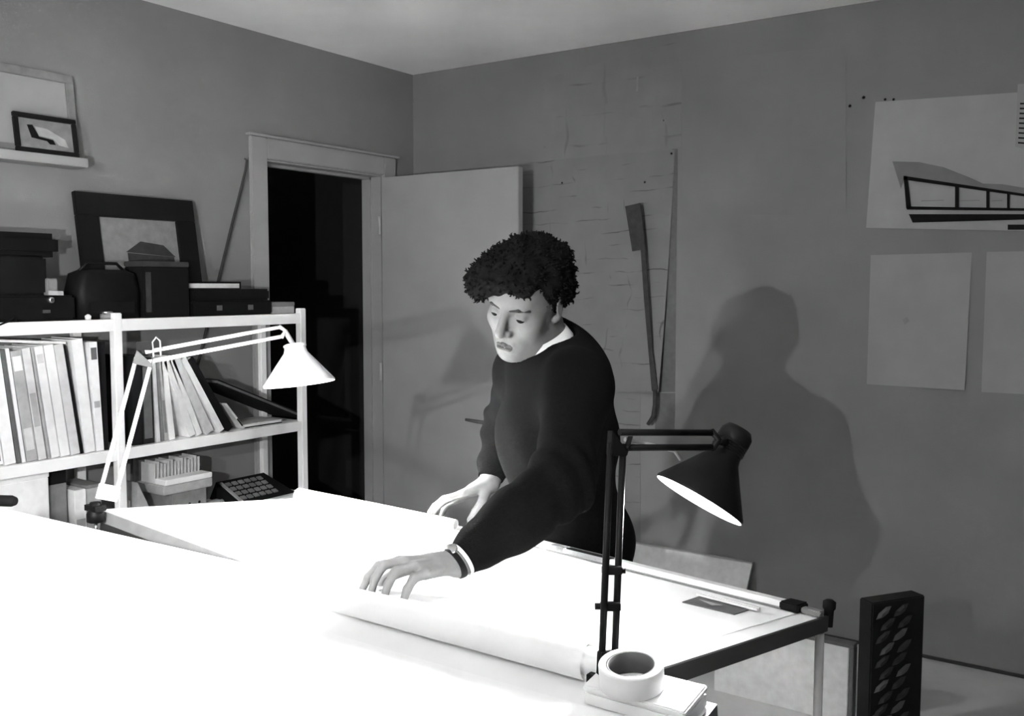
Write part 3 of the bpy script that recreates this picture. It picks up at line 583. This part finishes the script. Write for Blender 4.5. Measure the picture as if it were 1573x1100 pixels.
def nets(prims, h, B=12, pad=.02):
    us = [p for p in prims if p.op == 'u']
    lo = np.min([p.c - p.r for p in us], axis=0) - pad; hi = np.max([p.c + p.r for p in us], axis=0) + pad
    nb = np.ceil((hi - lo) / (h * B)).astype(int)
    g = np.stack(np.meshgrid(*[np.arange(n) for n in nb], indexing='ij'), -1).reshape(-1, 3)
    cen = lo + (g + .5) * h * B; d = ev(cen, prims); rad = h * B * .87
    g = g[np.abs(d) < rad * 1.35 + .012]
    o = np.stack(np.meshgrid(*[np.arange(B + 1)] * 3, indexing='ij'), -1).reshape(-1, 3)
    dims = nb * B + 2; key = lambda c: (c[..., 0] * dims[1] + c[..., 1]) * dims[2] + c[..., 2]
    cells, cpos, quads = [], [], []
    co = [V(i, j, k) for i in (0, 1) for j in (0, 1) for k in (0, 1)]
    edges = [(a, b) for a in range(8) for b in range(a + 1, 8) if bin(a ^ b).count('1') == 1]
    for blk in g:
        base = blk * B; P = lo + (base + o) * h; c0 = lo + (base + B / 2) * h
        pr = [p for p in prims if p.op in 'di' or np.linalg.norm(p.c - c0) - p.r < rad + p.k + .05]
        if not any(p.op == 'u' for p in pr): continue
        d = ev(P, pr).reshape(B + 1, B + 1, B + 1); neg = d < 0
        if neg.all() or not neg.any(): continue
        cs = [d[i:B + i, j:B + j, k:B + k] for i in (0, 1) for j in (0, 1) for k in (0, 1)]
        ng = sum((c < 0).astype(int) for c in cs); idx = np.argwhere((ng > 0) & (ng < 8))
        if len(idx):
            vals = np.stack([c[tuple(idx.T)] for c in cs], 1); acc = np.zeros((len(idx), 3)); cnt = np.zeros(len(idx))
            for a, b in edges:
                va, vb = vals[:, a], vals[:, b]; m = (va < 0) != (vb < 0); t = np.where(m, va / np.where(m, va - vb, 1), 0)
                acc += np.where(m[:, None], co[a] + (co[b] - co[a]) * t[:, None], 0); cnt += m
            cells.append(key(idx + base)); cpos.append(lo + (base + idx + acc / cnt[:, None]) * h)
        for ax in range(3):
            s0 = [slice(0, B)] * 3; s1 = list(s0); s1[ax] = slice(1, B + 1)
            a, b = neg[tuple(s0)], neg[tuple(s1)]; e = np.argwhere(a != b)
            if not len(e): continue
            fl = a[tuple(e.T)]; e = e + base; u_, v_ = V(0, 0, 0).astype(int), V(0, 0, 0).astype(int); u_[(ax + 1) % 3] = 1; v_[(ax + 2) % 3] = 1
            q = np.stack([key(e - u_ - v_), key(e - v_), key(e), key(e - u_)], 1); q[~fl] = q[~fl][:, ::-1]; quads.append(q)
    cells = np.concatenate(cells); cpos = np.concatenate(cpos); quads = np.concatenate(quads)
    od = np.argsort(cells); sc_ = cells[od]; ix = np.searchsorted(sc_, quads); ix = np.clip(ix, 0, len(sc_) - 1); ok = (sc_[ix] == quads).all(1)
    return cpos, od[ix[ok]]
def nets_obj(name, prims, h, m, parent=None, **kw):
    v, q = nets(prims, h, **kw)
    me = bpy.data.meshes.new(name); me.vertices.add(len(v)); me.vertices.foreach_set('co', v.ravel()); me.loops.add(q.size); me.loops.foreach_set('vertex_index', q.ravel().astype(np.int32))
    me.polygons.add(len(q)); me.polygons.foreach_set('loop_start', np.arange(0, q.size, 4, dtype=np.int32)); me.polygons.foreach_set('use_smooth', np.ones(len(q), bool))
    me.update(calc_edges=True); me.validate(); me.materials.append(M[m])
    o = bpy.data.objects.new(name, me); COL.objects.link(o)
    if parent is not None: o.parent = parent; o.location = -wloc(parent)
    return o

# joints (metres)
hyaw, hpit, hrol = math.radians(-1.0), math.radians(22.5), math.radians(-14.5)
HF = V(math.cos(hpit) * math.sin(hyaw), -math.cos(hpit) * math.cos(hyaw), -math.sin(hpit)); Lf = V(math.cos(hyaw), math.sin(hyaw), 0)
Uu = np.cross(HF, Lf); Uu = Uu if Uu[2] > 0 else -Uu
HL = Lf * math.cos(hrol) + Uu * math.sin(hrol); HU = Uu * math.cos(hrol) - Lf * math.sin(hrol)
HO = V(2.158, -2.134, 1.470); HM = np.array((HL, HF, HU))
def hd(x, y, z): return HO + HL * x + HF * y + HU * z
NK = dp(838, 545, 2.215); SHL = dp(887, 592, 2.06); SHR = dp(806, 570, 2.34)
ELL = dp(862, 744, 1.86); WRL = bd(703, 864, .05)
ELR = dp(774, 656, 2.5); WRR = dp(752, 742, 2.41)
side = U((SHL - SHR) * V(1, 1, 0)); frnt = U(np.cross(V(0, 0, 1), side)); frnt = frnt if frnt[1] < 0 else -frnt
TM = np.array((side, frnt, (0, 0, 1.)))
PEL = dp(888, 845, 2.44); CH = (SHL + SHR) / 2 - V(0, 0, .14) + frnt * .0; AB = CH * .45 + PEL * .55
K = 'skin'
head = [ell(hd(0, -.008, .035), (.074, .094, .088), HM, .02), ell(hd(0, .035, -.03), (.061, .058, .09), HM, .03),
        cone(hd(.046, -.002, -.062), hd(.012, .07, -.1), .021, .02, .025), cone(hd(-.046, -.002, -.062), hd(-.012, .07, -.1), .021, .02, .025),
        ell(hd(0, .078, -.104), (.021, .017, .016), HM, .018), cone(hd(-.036, .078, .019), hd(.036, .078, .019), .0105, .0105, .014), ell(hd(0, .062, .045), (.055, .03, .035), HM, .03),
        ell(hd(.042, .058, -.032), (.023, .022, .02), HM, .025), ell(hd(-.042, .058, -.032), (.023, .022, .02), HM, .025),
        ell(hd(0, .077, -.074), (.034, .02, .026), HM, .018), ell(hd(0, .03, -.07), (.058, .045, .045), HM, .03)]
for s_ in (1, -1): head += [ell(hd(.033 * s_, .102, -.001), (.021, .0205, .0142), HM, .011, 's'), ell(hd(.0325 * s_, .0765, -.003), (.0145, .0145, .0138), HM, .003)]
head += [cone(hd(0, .09, .010), hd(0, .116, -.034), .0078, .0105, .009), ell(hd(0, .113, -.039), (.0105, .0105, .0095), HM, .006), ell(hd(.0125, .1, -.0425), (.0075, .011, .008), HM, .007), ell(hd(-.0125, .1, -.0425), (.0075, .011, .008), HM, .007)]
for s_ in (1, -1): head += [ell(hd(.007 * s_, .106, -.051), (.004, .006, .004), HM, .003, 's'), ell(hd(.0325 * s_, .0915, -.0085), (.0115, .006, .0017), HM, .001, 's')]
head += [cone(hd(-.019, .094, -.072), hd(.019, .094, -.072), .0042, .0042, .006), cone(hd(0, .0985, -.0705), hd(0, .0985, -.0705) + 1e-4, .005, .005, .008), cone(hd(-.015, .094, -.0835), hd(.015, .094, -.0835), .0058, .0058, .006),
         cone(hd(-.022, .0985, -.0772), hd(.022, .0985, -.0772), .0022, .0022, .003, 's')]
for s_ in (1, -1):
    E_ = np.array((U(HL * s_ + HF * .35 * -1), HF, HU)); head += [ell(hd(.077 * s_, -.012, -.008), (.0065, .019, .031), np.array((U(HL * s_ - HF * .4), U(HF + HL * s_ * .4), HU)), .008), ell(hd(.0845 * s_, -.004, -.004), (.005, .0095, .016), HM, .005, 's'), ell(hd(.073 * s_, -.001, -.034), (.006, .008, .009), HM, .007)]
neck = [cone(hd(0, -.035, -.05), NK, .056, .06, .03)]
torso = [ell(CH, (.152, .1, .175), TM, .05), ell(AB, (.145, .098, .19), TM, .06), ell(PEL, (.16, .115, .13), TM, .06), cone(NK - V(0, 0, .04), SHL, .05, .052, .05), cone(NK - V(0, 0, .035), SHR, .05, .052, .05)]
arms = [cone(SHL, ELL, .05, .04, .03), cone(ELL, WRL, .041, .026, .015), cone(SHR, ELR, .05, .04, .03), cone(ELR, WRR, .041, .026, .015)]
# hands: palm + five fingers each
def finger(pts, r0, r1, k=.006):
    n = len(pts) - 1; return [cone(pts[i], pts[i + 1], r0 + (r1 - r0) * i / n, r0 + (r1 - r0) * (i + 1) / n, .004 if i else k) for i in range(n)]
def hand(wr_, mcps, fingers, thumb, rp=.0125, sc=1.0):
    out = []; ctr = sum(mcps) / len(mcps)
    for mpt in mcps: out.append(cone(wr_ * .85 + ctr * .15 + (mpt - ctr) * .4, mpt, .0135 * sc, .010 * sc, .010))
    out.append(cone(wr_, wr_ * .45 + ctr * .55, .021 * sc, .0165 * sc, .015))
    for mpt, f in zip(mcps, fingers): out += finger([mpt] + f, .0088 * sc, .0066 * sc, .004)
    out += finger(thumb, .0145 * sc, .0085 * sc, .012)
    return out
mL = [bp(.955, .088, .058), bp(.976, .084, .062), bp(.997, .088, .058), bp(1.015, .098, .048)]
fL = [[bp(.94, .056, .051), bp(.932, .041, .031), bp(.927, .034, .009)], [bp(.963, .048, .058), bp(.957, .035, .034), bp(.955, .031, .009)], [bp(.990, .052, .052), bp(.985, .041, .03), bp(.983, .037, .009)], [bp(1.014, .072, .043), bp(1.013, .060, .025), bp(1.012, .055, .008)]]
tL = [bp(.965, .185, .045), bp(.934, .15, .04), bp(.914, .117, .026), bp(.908, .09, .012)]
handL = hand(WRL, mL, fL, tL)
mR = [dp(713, 757, 2.36), dp(708, 759, 2.39), dp(706, 762, 2.42), dp(707, 766, 2.445)]
fR = [[dp(688, 765, 2.36), dp(674, 776, 2.38), dp(665, 787, 2.40)], [dp(682, 766, 2.40), dp(668, 777, 2.42), dp(660, 787, 2.44)], [dp(684, 770, 2.43), dp(672, 780, 2.45), dp(666, 789, 2.46)], [dp(690, 774, 2.46), dp(682, 783, 2.47), dp(679, 791, 2.47)]]
tR = [dp(747, 752, 2.39), dp(742, 770, 2.37), dp(731, 786, 2.36), dp(722, 799, 2.365)]
handR = hand(WRR, mR, fR, tR, sc=1.0)
man = nets_obj('person', torso + arms + neck + head + handL + handR, .0031, 'skin')
tag(man, 'man in black sweater leaning over the far table, looking down at his hands', 'person')
# eyes, brows, lips
for s_ in (1, -1):
    nets_obj('eye', [ell(hd(.0325 * s_, .0768, -.0065), (.0128, .0132, .0125), HM, .003)], .0016, 'ink', man)
    nets_obj('eyebrow', [cone(hd(.013 * s_, .0925, .0135), hd(.034 * s_, .091, .0185), .0038, .0042, .004), cone(hd(.034 * s_, .091, .0185), hd(.054 * s_, .0765, .0145), .0042, .0028, .004)], .0015, 'g08', man)
nets_obj('lips', [cone(hd(-.019, .0945, -.0722), hd(.019, .0945, -.0722), .0054, .0054, .006), cone(hd(0, .0995, -.0708), hd(0, .0995, -.0708) + 1e-4, .006, .006, .008), cone(hd(-.0145, .0950, -.0832), hd(.0145, .0950, -.0832), .0070, .0070, .006), cone(hd(-.024, .1005, -.0775), hd(.024, .1005, -.0775), .002, .002, .002, 's'), ell(hd(0, .100, -.0775), (.022, .012, .0125), HM, .002, 'i')], .0012, 'lips', man)
# hair: thick curly mop
def hp_(u, v, t): return dp(u, v, t)
rh = random.Random(3)
blobs = [(hd(0, -.03, .052), .088), (hd(-.012, .02, .064), .074), (hd(-.045, .03, .066), .054), (hd(.03, -.01, .046), .055), (hd(.030, -.045, .026), .055), (hd(.0, -.065, .025), .066), (hd(-.05, -.05, .035), .058), (hd(.02, -.07, -.005), .046), (hd(.052, .0, .044), .027), (hd(.058, .014, .034), .014), (hd(-.068, .012, .03), .022),
         (hd(-.058, .075, .07), .034), (hd(-.072, .07, .06), .031), (hd(-.035, .083, .075), .03), (hd(-.084, .07, .05), .025), (hd(0, .078, .076), .027), (hd(.033, .064, .064), .026), (hd(-.074, .086, .044), .021), (hd(-.058, .094, .054), .017)]
hairp = [S((lambda c, r: (lambda P: np.linalg.norm(P - c, axis=1) - r))(np.array(c), r), c, r, .022) for c, r in blobs]
hairp.append(ell(hd(.012, .105, -.0), (.066, .055, .052), HM, .012, 's'))
def curl(P):
    q = P * 62; n = np.sin(q[:, 0] + 1.3 * np.sin(q[:, 1] * .7)) * np.sin(q[:, 1] + 1.1 * np.sin(q[:, 2] * .8)) * np.sin(q[:, 2] + 1.2 * np.sin(q[:, 0] * .6))
    q = P * 150; n2 = np.sin(q[:, 0] + 2 * np.sin(q[:, 2] * .5)) * np.sin(q[:, 1] + q[:, 2] * .3) * np.sin(q[:, 2] - .4 * q[:, 0])
    return n * .007 + n2 * .003
hairp.append(S(curl, HO, 9, .01, 'd'))
hair = nets_obj('hair', hairp, .0035, 'hair', man, pad=.03)
m = MB(); hv = hair.data.vertices
cand = rh.sample(range(len(hv)), 1500)
for i in cand:
    p = np.array(hv[i].co); nrm = np.array(hv[i].normal)
    if (p - HO) @ HF > .075 and (p - HO) @ HU < .05 and (p - HO) @ HL > -.045: continue
    t = U(np.cross(nrm, (rh.random() - .5, rh.random() - .5, rh.random() - .5))); b_ = np.cross(nrm, t); r = rh.uniform(.005, .0095); L_ = rh.uniform(.5, .95) * math.pi
    pts = [p - nrm * .004 + t * r * math.sin(a_) + nrm * r * .75 * (1 - math.cos(a_)) + b_ * .004 * a_ / math.pi * (1 if i % 2 else -1) for a_ in np.linspace(0, L_, 7)]
    m.tube(pts, [.0032, .0034, .0032, .0028, .0022, .0016, .0007], 4, cap=False)
cur = m.build('curls', 'hair', hair, kind='stuff'); cur.parent = hair; cur.location = -wloc(hair) if hair.location.length else (0, 0, 0)
# sweater
sw = [ell(CH + frnt * .002, (.168, .115, .165), TM, .06), ell(AB, (.16, .115, .2), TM, .07), ell(PEL + V(0, 0, .03), (.178, .132, .15), TM, .07), cone(NK - V(0, 0, .045), SHL, .058, .066, .06), cone(NK - V(0, 0, .03), SHR, .058, .066, .06),
      cone(SHL, ELL, .068, .06, .06), cone(dp(846, 520, 2.3), dp(880, 580, 2.2), .052, .07, .09), cone(dp(872, 570, 2.25), dp(892, 660, 2.3), .075, .085, .09)]
wl_ = U(WRL - ELL); CUL = WRL - wl_ * .028
sw += [cone(ELL, ELL * .45 + CUL * .55, .060, .056, .04), cone(ELL * .5 + CUL * .5, ELL * .12 + CUL * .88, .057, .044, .03), cone(ELL * .15 + CUL * .85, CUL, .042, .034, .015)]
wr2 = U(WRR - ELR); CUR = WRR - wr2 * .03
sw += [cone(SHR, ELR, .066, .052, .05), cone(ELR, ELR * .2 + CUR * .8, .052, .043, .03), cone(ELR * .25 + CUR * .75, CUR, .04, .034, .015)]
sw += [cone(NK + U(hd(0, -.035, -.05) - NK) * .002, NK + U(hd(0, -.035, -.05) - NK) * .2, .074, .088, .010, 's'), ell(NK + frnt * .055 + side * .02 + V(0, 0, .028), (.06, .05, .034), TM, .012, 's')]
sw += [ell(CUL + wl_ * .045, (.034, .034, .034), np.eye(3), .004, 's'), ell(CUR + wr2 * .045, (.034, .034, .034), np.eye(3), .004, 's')]
def folds(P):
    ta = np.clip(((P - ELL) @ wl_) / .2, 0, 1); e_ = np.exp(-((np.linalg.norm(P - ELL, axis=1) / .09) ** 2)); e2 = np.exp(-((np.linalg.norm(P - ELR, axis=1) / .1) ** 2))
    s_ = (P - ELL) @ wl_; s2_ = (P - ELR) @ V(0, 0, 1)
    return .006 * e_ * np.sin(s_ * 130 + 3 * P[:, 2] * 10) + .007 * e2 * np.sin(s2_ * 95) + .0025 * np.sin(P[:, 2] * 38 + P[:, 0] * 22) * np.sin(P[:, 0] * 30 - P[:, 1] * 17)
sw.append(S(folds, CH, 9, .01, 'd'))
swo = nets_obj('sweater', sw, .0052, 'wool', man, pad=.03)
# ribbed cuffs
for c_, a_ in ((CUL, wl_), (CUR, wr2)):
    MB().lathe(c_ - a_ * .02, a_, [(0, .034), (.004, .0365), (.03, .034), (.036, .0325), (.036, .03), (.01, .03)], 40).build('sweater_cuff', 'wool', man)
# shirt collar
nx = U(hd(0, -.035, -.05) - NK); cc_ = NK + nx * .026 + HF * .004
nc = U(nx * 1.0 + HF * .33); a1 = U(np.cross(nc, HL)); a1 = a1 if a1 @ HF > 0 else -a1; a2 = np.cross(nc, a1)
m = MB(); N = 48; vs = []
for k in range(N):
    q = 2 * math.pi * k / N; e_ = a1 * math.cos(q) * .068 + a2 * math.sin(q) * .066; fl = .5 + .5 * math.cos(q)
    for h_, r_ in ((-.02, 1.02), (.018, 1.0), (.0195, 1.03), (-.006 - .010 * fl, 1.13)): vs.append(cc_ + e_ * r_ + nc * h_)
m.add(vs, [(k * 4 + j, ((k + 1) % N) * 4 + j, ((k + 1) % N) * 4 + j + 1, k * 4 + j + 1) for k in range(N) for j in range(3)], True)
m.build('shirt_collar', 'cotton', man)
# shirt cuff and wristwatch on the near arm
MB().lathe(CUL + wl_ * .004, wl_, [(0, .032), (.018, .0325), (.019, .0315), (.0, .031)], 40).build('shirt_cuff', 'cotton', man)
wp = WRL + wl_ * .006
slab = lambda P: np.abs((P - wp) @ wl_) - .0065
wat = nets_obj('wristwatch', [arms[1]] + handL + [S(lambda P: np.full(len(P), -.0022), wp, 9, .01, 'd'), S(slab, wp, 9, .0015, 'i'), S(lambda P: np.linalg.norm(P - wp, axis=1) - .06, wp, 9, .001, 'i')], .0017, 'leather', man)
wn = U(EN - wl_ * (EN @ wl_)); wn = U(wn - CF * .2); wn = U(wn - wl_ * (wn @ wl_))
MB().lathe(wp + wn * .0290, wn, [(0, .016), (.006, .016), (.007, .0145), (.0072, .0001)], 28).build('watch_case', 'chrome', wat)
# trousers and shoes
HPm = PEL - V(0, 0, .06); ftL = V(PEL[0] + .13, PEL[1] + .06, FZ); ftR = V(PEL[0] - .12, PEL[1] + .02, FZ)
tr_ = [ell(PEL - V(0, 0, .02), (.170, .125, .13), TM, .05)]
for sg, ft_ in ((1, ftL), (-1, ftR)):
    h0 = HPm + side * .085 * sg; kn = (h0 + ft_) / 2 + frnt * .04; an = ft_ + V(0, 0, .07)
    tr_ += [cone(h0, kn, .085, .064, .05), cone(kn, an, .062, .05, .03)]
    sh2 = nets_obj('shoe', [cone(ft_ + V(0, 0, .045), ft_ + frnt * .14 + V(0, 0, .035), .042, .034, .03), ell(ft_ + V(0, 0, .07), (.045, .045, .05), np.eye(3), .03), S(lambda P: (FZ + .003) - P[:, 2], ft_, 9, .004, 'i')], .006, 'leather', man)
nets_obj('trousers', tr_, .007, 'trouser', man)
# ------------------------------------------------------------------ sheets on the right wall
def sheet(name, m, uv, label, y=-.003, th=.001, curl=0.0, cat='paper', n=10):
    """paper pinned on the right wall, corners tl tr br bl in picture points; its lower edge may stand off the wall"""
    P = [wr(u, v, 0) for u, v in uv]; vs = []; fs = []
    for i in range(n + 1):
        t = i / n; l = P[0] + (P[3] - P[0]) * t; r = P[1] + (P[2] - P[1]) * t
        for j in range(n + 1):
            s = j / n; p = l + (r - l) * s; p[1] = y - curl * (t ** 2.2) * (.25 + .75 * s ** 2) - .0006 * math.sin(5 * s + 3 * t); vs.append(p)
    for i in range(n):
        for j in range(n): a = i * (n + 1) + j; fs.append((a, a + 1, a + n + 2, a + n + 1))
    back = [p + np.array((0, th, 0)) for p in vs]
    ring = [j for j in range(n)] + [i * (n + 1) + n for i in range(n)] + [n * (n + 1) + n - j for j in range(n)] + [(n - i) * (n + 1) for i in range(n)]
    m_ = MB(); m_.add(vs, fs, True); m_.add(back, [tuple(reversed(f)) for f in fs], True); K_ = len(ring)
    m_.add([vs[k] for k in ring] + [back[k] for k in ring], [(k, K_ + k, K_ + (k + 1) % K_, (k + 1) % K_) for k in range(K_)])
    return tag(m_.build(name, m, origin=(P[0] + P[2]) / 2, recalc=False), label, cat)
def pins(parent, pts, y=-.004, r=.006):
    for u, v in pts: MB().lathe(wr(u, v, y), (0, -1, 0), [(0, r * .6), (.002, r * .6), (.004, r), (.005, r * .7)], 10, True, True).build('drawing_pin', 'ink', parent)
def strip(parent, m, pts, y=-.0045, name='printed_shape', th=.0005): return MB().prism([wr(u, v, y) for u, v in pts], (0, -th, 0)).build(name, m, parent)
s = sheet('tracing_sheet', 'lined', ((798, 251), (1037, 230), (1019, 601), (800, 601)), 'long tracing sheet covered in faint pencil lines on the wall behind the man', y=-.004, curl=.045)
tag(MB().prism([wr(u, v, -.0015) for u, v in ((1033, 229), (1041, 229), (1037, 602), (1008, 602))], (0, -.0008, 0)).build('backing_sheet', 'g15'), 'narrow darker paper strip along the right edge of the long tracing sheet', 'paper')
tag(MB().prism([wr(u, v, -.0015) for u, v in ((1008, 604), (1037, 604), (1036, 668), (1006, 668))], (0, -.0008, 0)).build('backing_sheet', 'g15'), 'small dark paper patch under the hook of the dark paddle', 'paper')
pins(s, ((864, 281), (991, 280), (1032, 236)), y=-.006, r=.005)
s = sheet('lower_tracing_sheet', 'lined', ((800, 590), (984, 590), (984, 830), (800, 830)), 'lower length of lined tracing sheet hanging below the long one', y=-.0025)
s = sheet('faint_sheet', 'lined2', ((833, 122), (1047, 62), (1047, 226), (836, 246)), 'faint ruled sheet high on the right wall above the long tracing sheet', y=-.0025)
strip(s, 'pencil', ((978, 118), (981, 118), (980, 140), (977, 140)), y=-.0036, name='tape_tab'); pins(s, ((1020, 185),), y=-.0036, r=.004)
s = sheet('wide_faint_sheet', 'faintw', ((1049, 95), (1300, 70), (1300, 330), (1049, 330)), 'very faint wide sheet on the wall between the tracing sheet and the building drawing', y=-.004)
pins(s, ((1327, 150), (1306, 163)), y=-.002, r=.006)
# dark paddle-shaped strip hung on the tracing sheet
pts = [(961, 317), (984, 312), (989, 352), (996, 440), (1003, 540), (1011, 598), (1006, 603), (1002, 600), (990, 460), (985, 384), (972, 386)]
pd = empty('paddle', wr(985, 450, -.03), 'long dark paddle shaped strip with broad top hanging on the tracing sheet', 'paddle')
MB().prism([wr(u, v, -.055) for u, v in pts], (0, -.006, 0)).build('blade', 'g08', pd)
MB().tube([wr(1006, 598, -.058), wr(1006, 622, -.058), wr(1004, 640, -.058), wr(995, 652, -.06)], [.010, .010, .012, .008], 8).build('hook', 'g08', pd)
MB().tube([wr(973, 320, -.058), wr(973, 318, -.002)], .003, 8).build('hanger', 'g15', pd)
# building perspective
s = sheet('building_drawing', 'sheetW', ((1345, 157), (1566, 142), (1585, 355), (1331, 350)), 'pale drawing sheet with dark perspective of a long windowed building, upper right wall', y=-.004, curl=.006)
Y = -.0125
strip(s, 'wash', ((1371, 248), (1412, 249), (1450, 257), (1488, 272), (1510, 282), (1540, 283), (1582, 290), (1582, 300), (1390, 271), (1384, 290)), Y, 'printed_sky')
strip(s, 'ink', ((1388, 271), (1394, 271), (1400, 320), (1392, 320)), Y - .0006, 'printed_column')
strip(s, 'ink', ((1388, 270), (1582, 299), (1582, 303), (1388, 276)), Y - .0006, 'printed_beam')
strip(s, 'ink', ((1392, 317), (1582, 320), (1582, 324), (1393, 322)), Y - .0006, 'printed_beam')
for u0, w_ in ((1467, 6), (1515, 5), (1547, 4)): strip(s, 'ink', ((u0, 284 + (u0 - 1467) * .16), (u0 + w_, 284 + (u0 - 1467) * .16), (u0 + w_, 320), (u0, 320)), Y - .0012, 'printed_mullion')
for u0, u1 in ((1415, 1450), (1474, 1505), (1523, 1540)): strip(s, 'pencil', ((u0, 308), (u1, 307), (u1, 308.4), (u0, 309.4)), Y, 'printed_line'); 
strip(s, 'ink', ((1396, 329), (1582, 329), (1582, 337), (1480, 340), (1402, 342)), Y, 'printed_shadow')
strip(s, 'ink', ((1548, 345), (1582, 345), (1582, 353), (1548, 353)), Y, 'printed_step')
pins(s, ((1360, 153), (1373, 153)), y=-.0045, r=.005)
s = sheet('lettered_sheet', 'sheetD', ((1564, 130), (1700, 120), (1700, 262), (1560, 226)), 'sheet with rows of small dark lettering at the right frame edge', y=-.010)
for k in range(9): strip(s, 'ink', ((1567 - k * .4, 158 + k * 7.5), (1690, 156 + k * 9), (1690, 158 + k * 9), (1567 - k * .4, 160.5 + k * 7.5)), -.0112, 'printed_line')
s = sheet('blank_sheet', 'sheetD', ((1338, 392), (1493, 388), (1483, 599), (1332, 590)), 'blank pale sheet below the building drawing, left of the pair', y=-.004, curl=.008)
strip(s, 'pencil', ((1386, 491), (1393, 487), (1397, 493), (1390, 499)), -.0085, 'smudge')
s = sheet('blank_sheet', 'sheetD', ((1516, 387), (1700, 384), (1700, 612), (1508, 602)), 'blank pale sheet at the right frame edge below the building drawing', y=-.004, curl=.008)
# ------------------------------------------------------------------ things standing on the floor at the right
y = -.18; p0, p1 = wr(955, 838, y), wr(1135, 880, y)
p2 = wr(1135, 905, y)
e = empty('leaning_board', (p0[0], y, FZ), 'pale board standing against the right wall behind the far table', 'board')
MB().hexa([(p0[0] - .7, y - .02, FZ + .001), (p1[0], y - .02, FZ + .001), (p1[0], y - .006, FZ + .001), (p0[0] - .7, y - .006, FZ + .001)], [(p0[0] - .7, -.028, p1[2]), (p1[0], -.028, p1[2]), (p1[0], -.014, p1[2]), (p0[0] - .7, -.014, p1[2])]).build('panel', 'g60', e)
MB().box(p0[0] - .7, p1[0], -.03, -.012, p1[2] + .0005, p1[2] + .006).build('edge_strip', 'g40', e)
y = -.76
p0, p1 = wr(1100, 950, y), wr(1313, 991, y)
x0, x1, zt = p0[0], p1[0], p1[2]
e = empty('framed_panel', ((x0 + x1) / 2, y, FZ), 'low pale panel with a dark frame standing on the floor under the table corner', 'panel')
MB().box(x0, x1 - .016, y - .004, y + .03, FZ + .001, zt - .012).build('face', 'g60', e)
MB().box(x0, x1, y - .008, y + .034, zt - .012, zt).build('frame_rail', 'g15', e, bevel=.002); MB().box(x1 - .014, x1, y - .008, y + .034, FZ + .001, zt - .012).build('frame_stile', 'g15', e, bevel=.002)
MB().box(x1 - .02, x1 - .016, y - .0055, y, FZ + .001, zt - .014).build('bead', 'g40', e)
# patterned box
q0, q1 = dp(1342, 927, 3.02), dp(1420, 937, 3.1)
ex = U(np.array((q1[0] - q0[0], q1[1] - q0[1], 0))); Wd = np.linalg.norm((q1 - q0)[:2]); ey = np.array((-ex[1], ex[0], 0)); zt = q0[2]
e = empty('patterned_box', (q0[0], q0[1], FZ), 'tall dark box with a raised lozenge pattern standing beside the framed panel', 'box')
o = np.array((q0[0], q0[1], FZ + .001))
MB().obox(o - ex * .004 , ex * (Wd + .006), ey * .06, (0, 0, zt - FZ)).build('body', 'blackm', e, bevel=.004)
for i in range(11):
    for j in range(2):
        zz_ = zt - .035 - i * .04; xx = .042 + j * .07 + (.018 if i % 2 else 0)
        if xx > Wd - .015: continue
        cc = o + ex * xx; cc = np.array((cc[0], cc[1], zz_)); n_ = -ey
        P = [cc + ex * a * .030 + np.array((0, 0, b * .013 + a * .014)) for a, b in ((-1, -.4), (-.3, -1), (.6, -.8), (1, .3), (.3, 1), (-.7, .7))]
        top = [cc + (p_ - cc) * .55 + n_ * .008 for p_ in P]
        mm = MB().add(P + top, [tuple(range(6, 12))] + [(k, (k + 1) % 6, 6 + (k + 1) % 6, 6 + k) for k in range(6)])
        mm.build('lozenge', 'g08' if (i + j) % 3 else 'g15', e)
